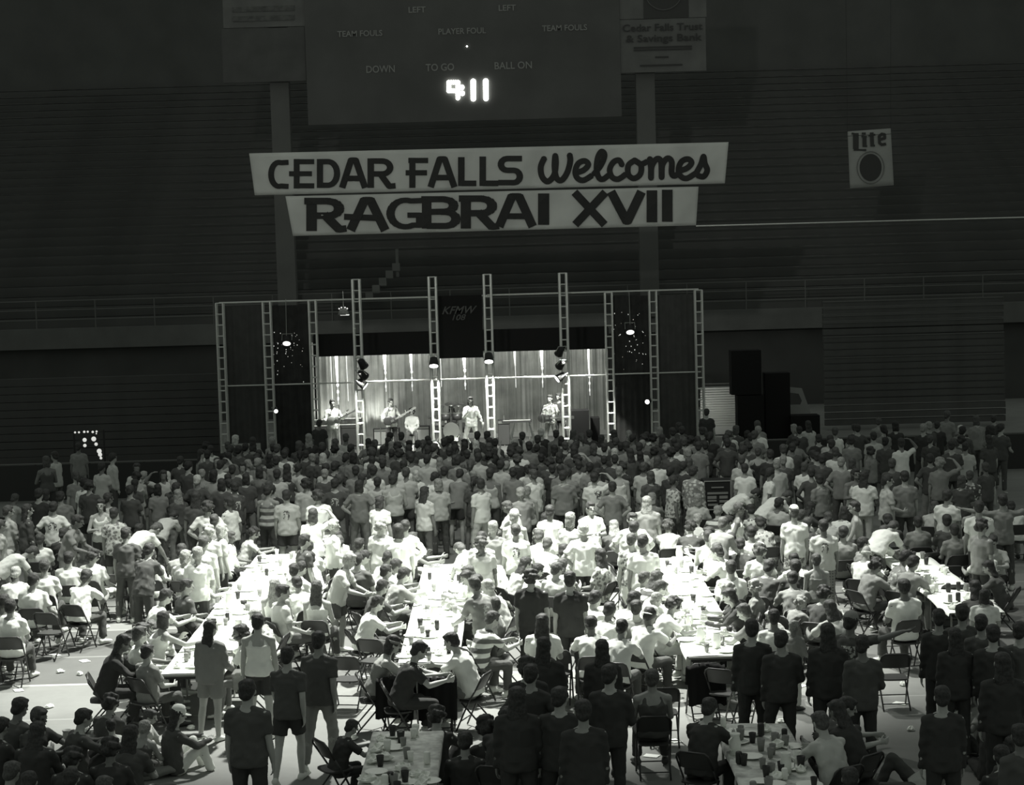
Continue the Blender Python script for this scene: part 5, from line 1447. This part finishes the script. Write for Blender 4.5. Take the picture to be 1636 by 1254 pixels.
band(722, 662, 63.0, 'si', 'kt', 'kt', 'dl', 180, 'drummer in black sitting behind the drum kit', 1.0)
def guitar(px, py, Y, tilt, label, v=.05):
    o = empty('electric_guitar', P(px, py, Y), label=label, cat='guitar'); R = Matrix.Rotation(tilt, 3, 'Y')
    mb = MB(); mb.ell((-.13, 0, 0), (.17, .022, .15), R, 12, 8).ell(R @ V((.06, 0, 0)), (.13, .022, .12), R, 12, 8); mb.build('body', mat('guitar_lacquer_%d' % int(v * 100), v, .3, 0, .6), o, True)
    MB().box(R @ V((.42, -.01, 0)), (.62, .02, .05), R).build('neck', mat('guitar_neck', .25, .5), o); MB().box(R @ V((.79, -.01, 0)), (.16, .02, .08), R).build('headstock', mat('guitar_neck', .25, .5), o)
    MB().box(R @ V((0, -.03, 0)), (.1, .01, .07), R).build('pickup', M_STEEL, o)
    MB().tube([R @ V((-.25, .02, .05)), V((-.1, .12, .42)), V((.12, .1, .48)), R @ V((.15, .02, .05))], .012, 5).build('strap', M_BLACK, o)
guitar(536, 672, 60.05, -.45, 'pale electric guitar held by the guitarist in loose white shirt', .5); guitar(627, 672, 60.45, -.5, 'dark bass guitar held by the bass player', .04); guitar(874, 668, 60.05, .0, 'dark electric guitar held by the right-hand guitarist', .04)
for px, l in ((658, 'stool under the seated player right of the bass player'), (722, 'stool behind the drum kit')):
    Y = 62.4 if px == 658 else 63.0; c = P(px, 668, Y); zz = SZ + (.28 if Y > 62.9 else 0)
    o = empty('stool', (c.x, Y, SZ), label=l, cat='stool'); MB().lathe([(.17, .4), (.18, .45), (.1, .46)], (0, 0, 0), 14).build('seat', M_DARKP, o)
    for a in range(3): MB().tube([(0, 0, .4), (math.cos(a * 2.1) * .2, math.sin(a * 2.1) * .2, 0)], .012).build('leg', M_STEEL, o)
for (px, py, fc, lt_), g in zip(EMPTY, EP):
    if not occupied((g.x, g.y, 0), .38): chair((g.x, g.y, 0), fc, False, bool(lt_))
# ------------------------------------------------------------------ build people: the nearest 300 one by one, the rest as the far crowd
def dist(q): return (q['loc'] - CAM).length
order = sorted(PEOPLE, key=lambda q: (0 if 'label' in q else 1, dist(q)))
vis = [q for q in order if -60 < proj(q['loc'] + V((0, 0, 1)))[0] < 1696]
indiv = vis[:318]; rest = vis[318:]
def anchor(loc):
    x, y = proj(loc + V((0, 0, .9)))
    if loc.z > .1: return 'on the stage'
    if loc.y > 45.5:
        for lim, w_ in ((340, 'left of the stage trusses'), (500, 'below the left fabric panels'), (600, 'below the leftmost tall truss'), (680, 'below the bass player'), (770, 'below the drum kit'), (860, 'below the middle of the curtain'), (975, 'below the rightmost tall truss'), (1120, 'below the right fabric panels'), (1330, 'by the dark speaker cabinets')):
            if x < lim: return w_
        return 'before the retracted bleachers'
    if loc.y > 37.8:
        for lim, w_ in ((230, 'at the left rim of the crowd'), (520, 'behind the left table row'), (830, 'behind the centre table row'), (1110, 'behind the right centre table row'), (1300, 'by the upright equipment rack')):
            if x < lim: return w_
        return 'behind the far right table row'
    if loc.y > 25.2:
        best = min(ROWS, key=lambda r_: abs(ROWS[r_][0] - loc.x)); dx = loc.x - ROWS[best][0]
        if loc.x < -6.3: return 'on the open floor left of the tables'
        depth = "near end" if loc.y < 29.8 else ('middle' if loc.y < 33 else 'far end')
        return '%s of %s tables, %s' % ('left' if dx < 0 else 'right', best, depth)
    if loc.x < -3.4: return 'in the bottom-left shaded group'
    if loc.x < 1.0: return 'by the near-centre table'
    if loc.x < 4.6: return 'by the near-right table'
    return 'in the bottom-right dark group'
POSEW.update({'s2': 'standing', 'sx': 'arms-folded', 'hp': 'hands-on-hips', 'hr': 'hand-to-head', 'cl': 'arms-raised', 'au': 'arms-spread', 'bd': 'bent-over', 'pt': 'reaching', 'ln': 'leaning', 'si': 'seated', 'sf': 'seated', 'ss': 'slouching', 'sr': 'elbow-propped', 'fk': 'floor-seated', 'fc': 'cross-legged', 'fr': 'reclining'})
def hair_phrase(q):
    if q['cap']: return {'w': 'white', 'l': 'pale', 'm': 'grey'}[q['cap'][1]] + ('-visored' if q['cap'][0] == 'V' else '-capped')
    if q['hair'][1] == 'B': return 'balding'
    return '%s-%s-haired' % (HSTY[q['hair'][1]].replace('shoulder-length', 'bobbed'), HWORD[q['hair'][0]])
O_ = 'first second third fourth fifth sixth seventh eighth ninth tenth eleventh twelfth thirteenth fourteenth fifteenth sixteenth seventeenth eighteenth nineteenth twentieth'.split() + ['twenty-' + s_ for s_ in 'first second third fourth fifth sixth seventh eighth ninth'.split()] + ['thirtieth'] + ['thirty-' + s_ for s_ in 'first second third fourth fifth sixth seventh eighth ninth'.split()]
def label_people(lst):
    for q in lst:
        if 'label' in q: continue
        sh_ = q['shirt']; q['lab'] = ('bare-chested %s person' % HWORD[q['hair'][0]] if sh_[1] == 'x' else '%s person in %s %s%s' % (hair_phrase(q), TWORD[sh_[0]].replace(' ', '-'), PATW[sh_[2:]], {'t': 'T-shirt', 'n': 'tank-top', 's': 'long-sleeved-shirt'}[sh_[1]])) + ' %s %s' % (POSEW[q['pose']], anchor(q['loc']))
    d = {}
    for q in lst:
        if 'label' not in q: d.setdefault(q['lab'], []).append(q)
    for k_, v in d.items():
        v.sort(key=lambda q: proj(q['loc'])[0])
        for i, q in enumerate(v): q['label'] = q['lab'] if len(v) == 1 else q['lab'] + (', leftmost' if i == 0 else ', rightmost' if i == len(v) - 1 else ', ' + O_[min(i, 38)] + ' from left')
    for q in lst:
        if len(q['label'].split()) > 16: q['label'] = q['label'].replace(q['label'].split()[0] + ' ', '', 1)
label_people(indiv)
seen = {}
for q in indiv: seen.setdefault(q['label'], []).append(q)
for q in indiv:
    o = build_person(q); o['label'] = q['label']
    gname = 'people on the stage' if q['loc'].z > .1 else ('people standing in the crowd before the stage' if q['loc'].y > 37.8 else ('people around the table rows' if q['loc'].y > 25.2 else 'people in the shaded foreground'))
    o['group'] = gname
# far crowd as one mesh per material kind, joined
if rest:
    vs, fs, mi, mats_, base = [], [], [], [], 0
    cache = {}
    def grab(me):
        if me.name not in cache:
            n = len(me.vertices); co = np.empty(n * 3, 'f'); me.vertices.foreach_get('co', co)
            cache[me.name] = (co.reshape(-1, 3), [tuple(p.vertices) for p in me.polygons])
        return cache[me.name]
    for q in rest:
        k = SK[q['pose']]; T = Matrix.Translation(q['loc']) @ Matrix.Rotation(-math.radians(q['face']), 4, 'Z') @ Matrix.Scale(q['scale'], 4)
        HMw = k.HM.to_4x4(); HMw.translation = k.HC
        parts = [(tpl(q['pose'], 'body', False), random.choice(SKIN), T), (tpl(q['pose'], 's' + q['shirt'][1], False), cloth(q['shirt'][0]), T), (tpl(q['pose'], 'p' + q['bot'][1], False), cloth(q['bot'][0]), T), (hair_mesh(q['hair'][1], False), hairm(q['hair'][0]), T @ HMw)]
        for me, m_, T_ in parts:
            co, pf = grab(me); A_ = np.array(T_); c2 = co @ A_[:3, :3].T + A_[:3, 3]
            vs.append(c2); fs += [tuple(i + base for i in p) for p in pf]; base += len(co)
            if m_ not in mats_: mats_.append(m_)
            mi += [mats_.index(m_)] * len(pf)
    me = bpy.data.meshes.new('crowd'); me.from_pydata(np.concatenate(vs).tolist(), [], fs)
    for m_ in mats_: me.materials.append(m_)
    me.polygons.foreach_set('material_index', mi); me.polygons.foreach_set('use_smooth', [True] * len(fs)); me.update()
    o = bpy.data.objects.new('crowd', me); COL.objects.link(o); tag(o, 'packed far crowd of small dark heads right up against the stage front', 'crowd', kind='stuff')
# chairs
cl_ = {}
for q in CHAIRS:
    x_, y_ = proj(q['loc'])
    if not (-40 < x_ < 1680): continue
    o = build_chair(q); o['group'] = 'folding chairs around the tables' if q['loc'].y > 25 else 'folding chairs in the foreground'
    lb = '%s folding chair %s %s' % ('worn-grey' if q['light'] else 'dark', 'under somebody' if q['occ'] else 'standing empty', anchor(q['loc']))
    ITEMS.append((lb, o))
for X, Y, fc, l in ((-1.15, 25.9, 0, 'below the centre tables'), (-1.7, 26.0, 10, 'left below the centre tables'), (2.6, 26.3, -5, 'below the right-centre tables')):  # cloths below the centre tables stand in for shadow around chair backs
    o = empty('coat_or_shade_cloth', (X, Y, 0), -math.radians(fc), label='black coat draped over a chair back just ' + l, cat='coat'); mb = MB(); nn = 12
    for dz in (0, .02):
        for (y, z) in ((-.33, .3), (-.28, .6), (-.25, .8), (-.21, .85), (-.15, .8), (-.1, .55)):
            for i in range(nn + 1): u = i / nn * 2 - 1; mb.v.append((u * .27, y + .02 * math.sin(i * 2.1) - (dz if y < -.2 else -dz), z - .03 * abs(math.sin(i * 1.3)) - .05 * u * u))
    for j in range(5):
        for i in range(nn): a = j * (nn + 1) + i; b_ = a + 6 * (nn + 1); mb.f += [(a, a + 1, a + nn + 2, a + nn + 1), (b_, b_ + nn + 1, b_ + nn + 2, b_ + 1)]
    mb.build('cloth', M_BLACK, o, True); c_ = build_chair(dict(loc=V((X, Y, 0)), face=fc, light=False)); c_['group'] = 'folding chairs around the tables'; c_['label'] = 'dark folding chair under an added dark cloth ' + l
# litter on the floor
rnd = random.Random(9); sc_ = [MB().box((0, 0, .006), (.2, .14, .004)).mesh('paper_scrap', ITEMM['w']), crumple(5, .07).mesh('paper_scrap', ITEMM['w'])]
for i in range(70):
    x = rnd.uniform(-8, 8); y = rnd.uniform(24.2, 34)
    if any(abs(x - r_[0]) < .5 and r_[1] < y < r_[2] for r_ in ALLROWS.values()) or occupied((x, y, 0), .3): continue
    o = bpy.data.objects.new('paper_scrap', rnd.choice(sc_)); COL.objects.link(o); o.location = (x, y, .002); o.rotation_euler = (0, 0, rnd.uniform(0, 6)); tag(o, None, 'litter', 'paper scraps on the floor'); ITEMS.append(('%s on floor %s' % ('flat paper scrap' if 'paper' and len(o.data.vertices) < 10 else 'crumpled paper scrap', anchor(V((x, y, 0)))), o))
for px, py, kk, tn, l in ((108, 1196, 'pitcher', 'm', 'tall grey jug on the floor right of the bottom-left group'), (96, 1218, 'paper_cup', 'w', 'white cup on the floor in the bottom-left group'), (88, 1232, 'paper_cup', 'm', 'grey cup on the floor in the bottom-left group')):
    g = G(px, py, 0); o = bpy.data.objects.new(kk, itm[kk]); COL.objects.link(o); o.material_slots[0].link = 'OBJECT'; o.material_slots[0].material = ITEMM[tn]; o.location = g; o.scale = (1.2, 1.2, 1.2); tag(o, l, IT[kk][1])
d = {}
for lb, o in ITEMS: d.setdefault(lb, []).append(o)
for lb, v in d.items():
    row = ' on the ' in lb and 'tables' in lb and 'floor' not in lb
    v.sort(key=(lambda o: o.location.y) if row else (lambda o: proj(o.location)[0]))
    for i, o in enumerate(v):
        o['label'] = lb if len(v) == 1 else lb + ((', nearest' if i == 0 else ', farthest' if i == len(v) - 1 else ', ' + O_[min(i, 38)] + ' nearest') if row else (', leftmost' if i == 0 else ', rightmost' if i == len(v) - 1 else ', ' + O_[min(i, 38)] + ' from left'))
print('PEOPLE', len(PEOPLE), 'indiv', len(indiv), 'rest', len(rest), 'chairs', len(CHAIRS), 'objs', len(bpy.data.objects))
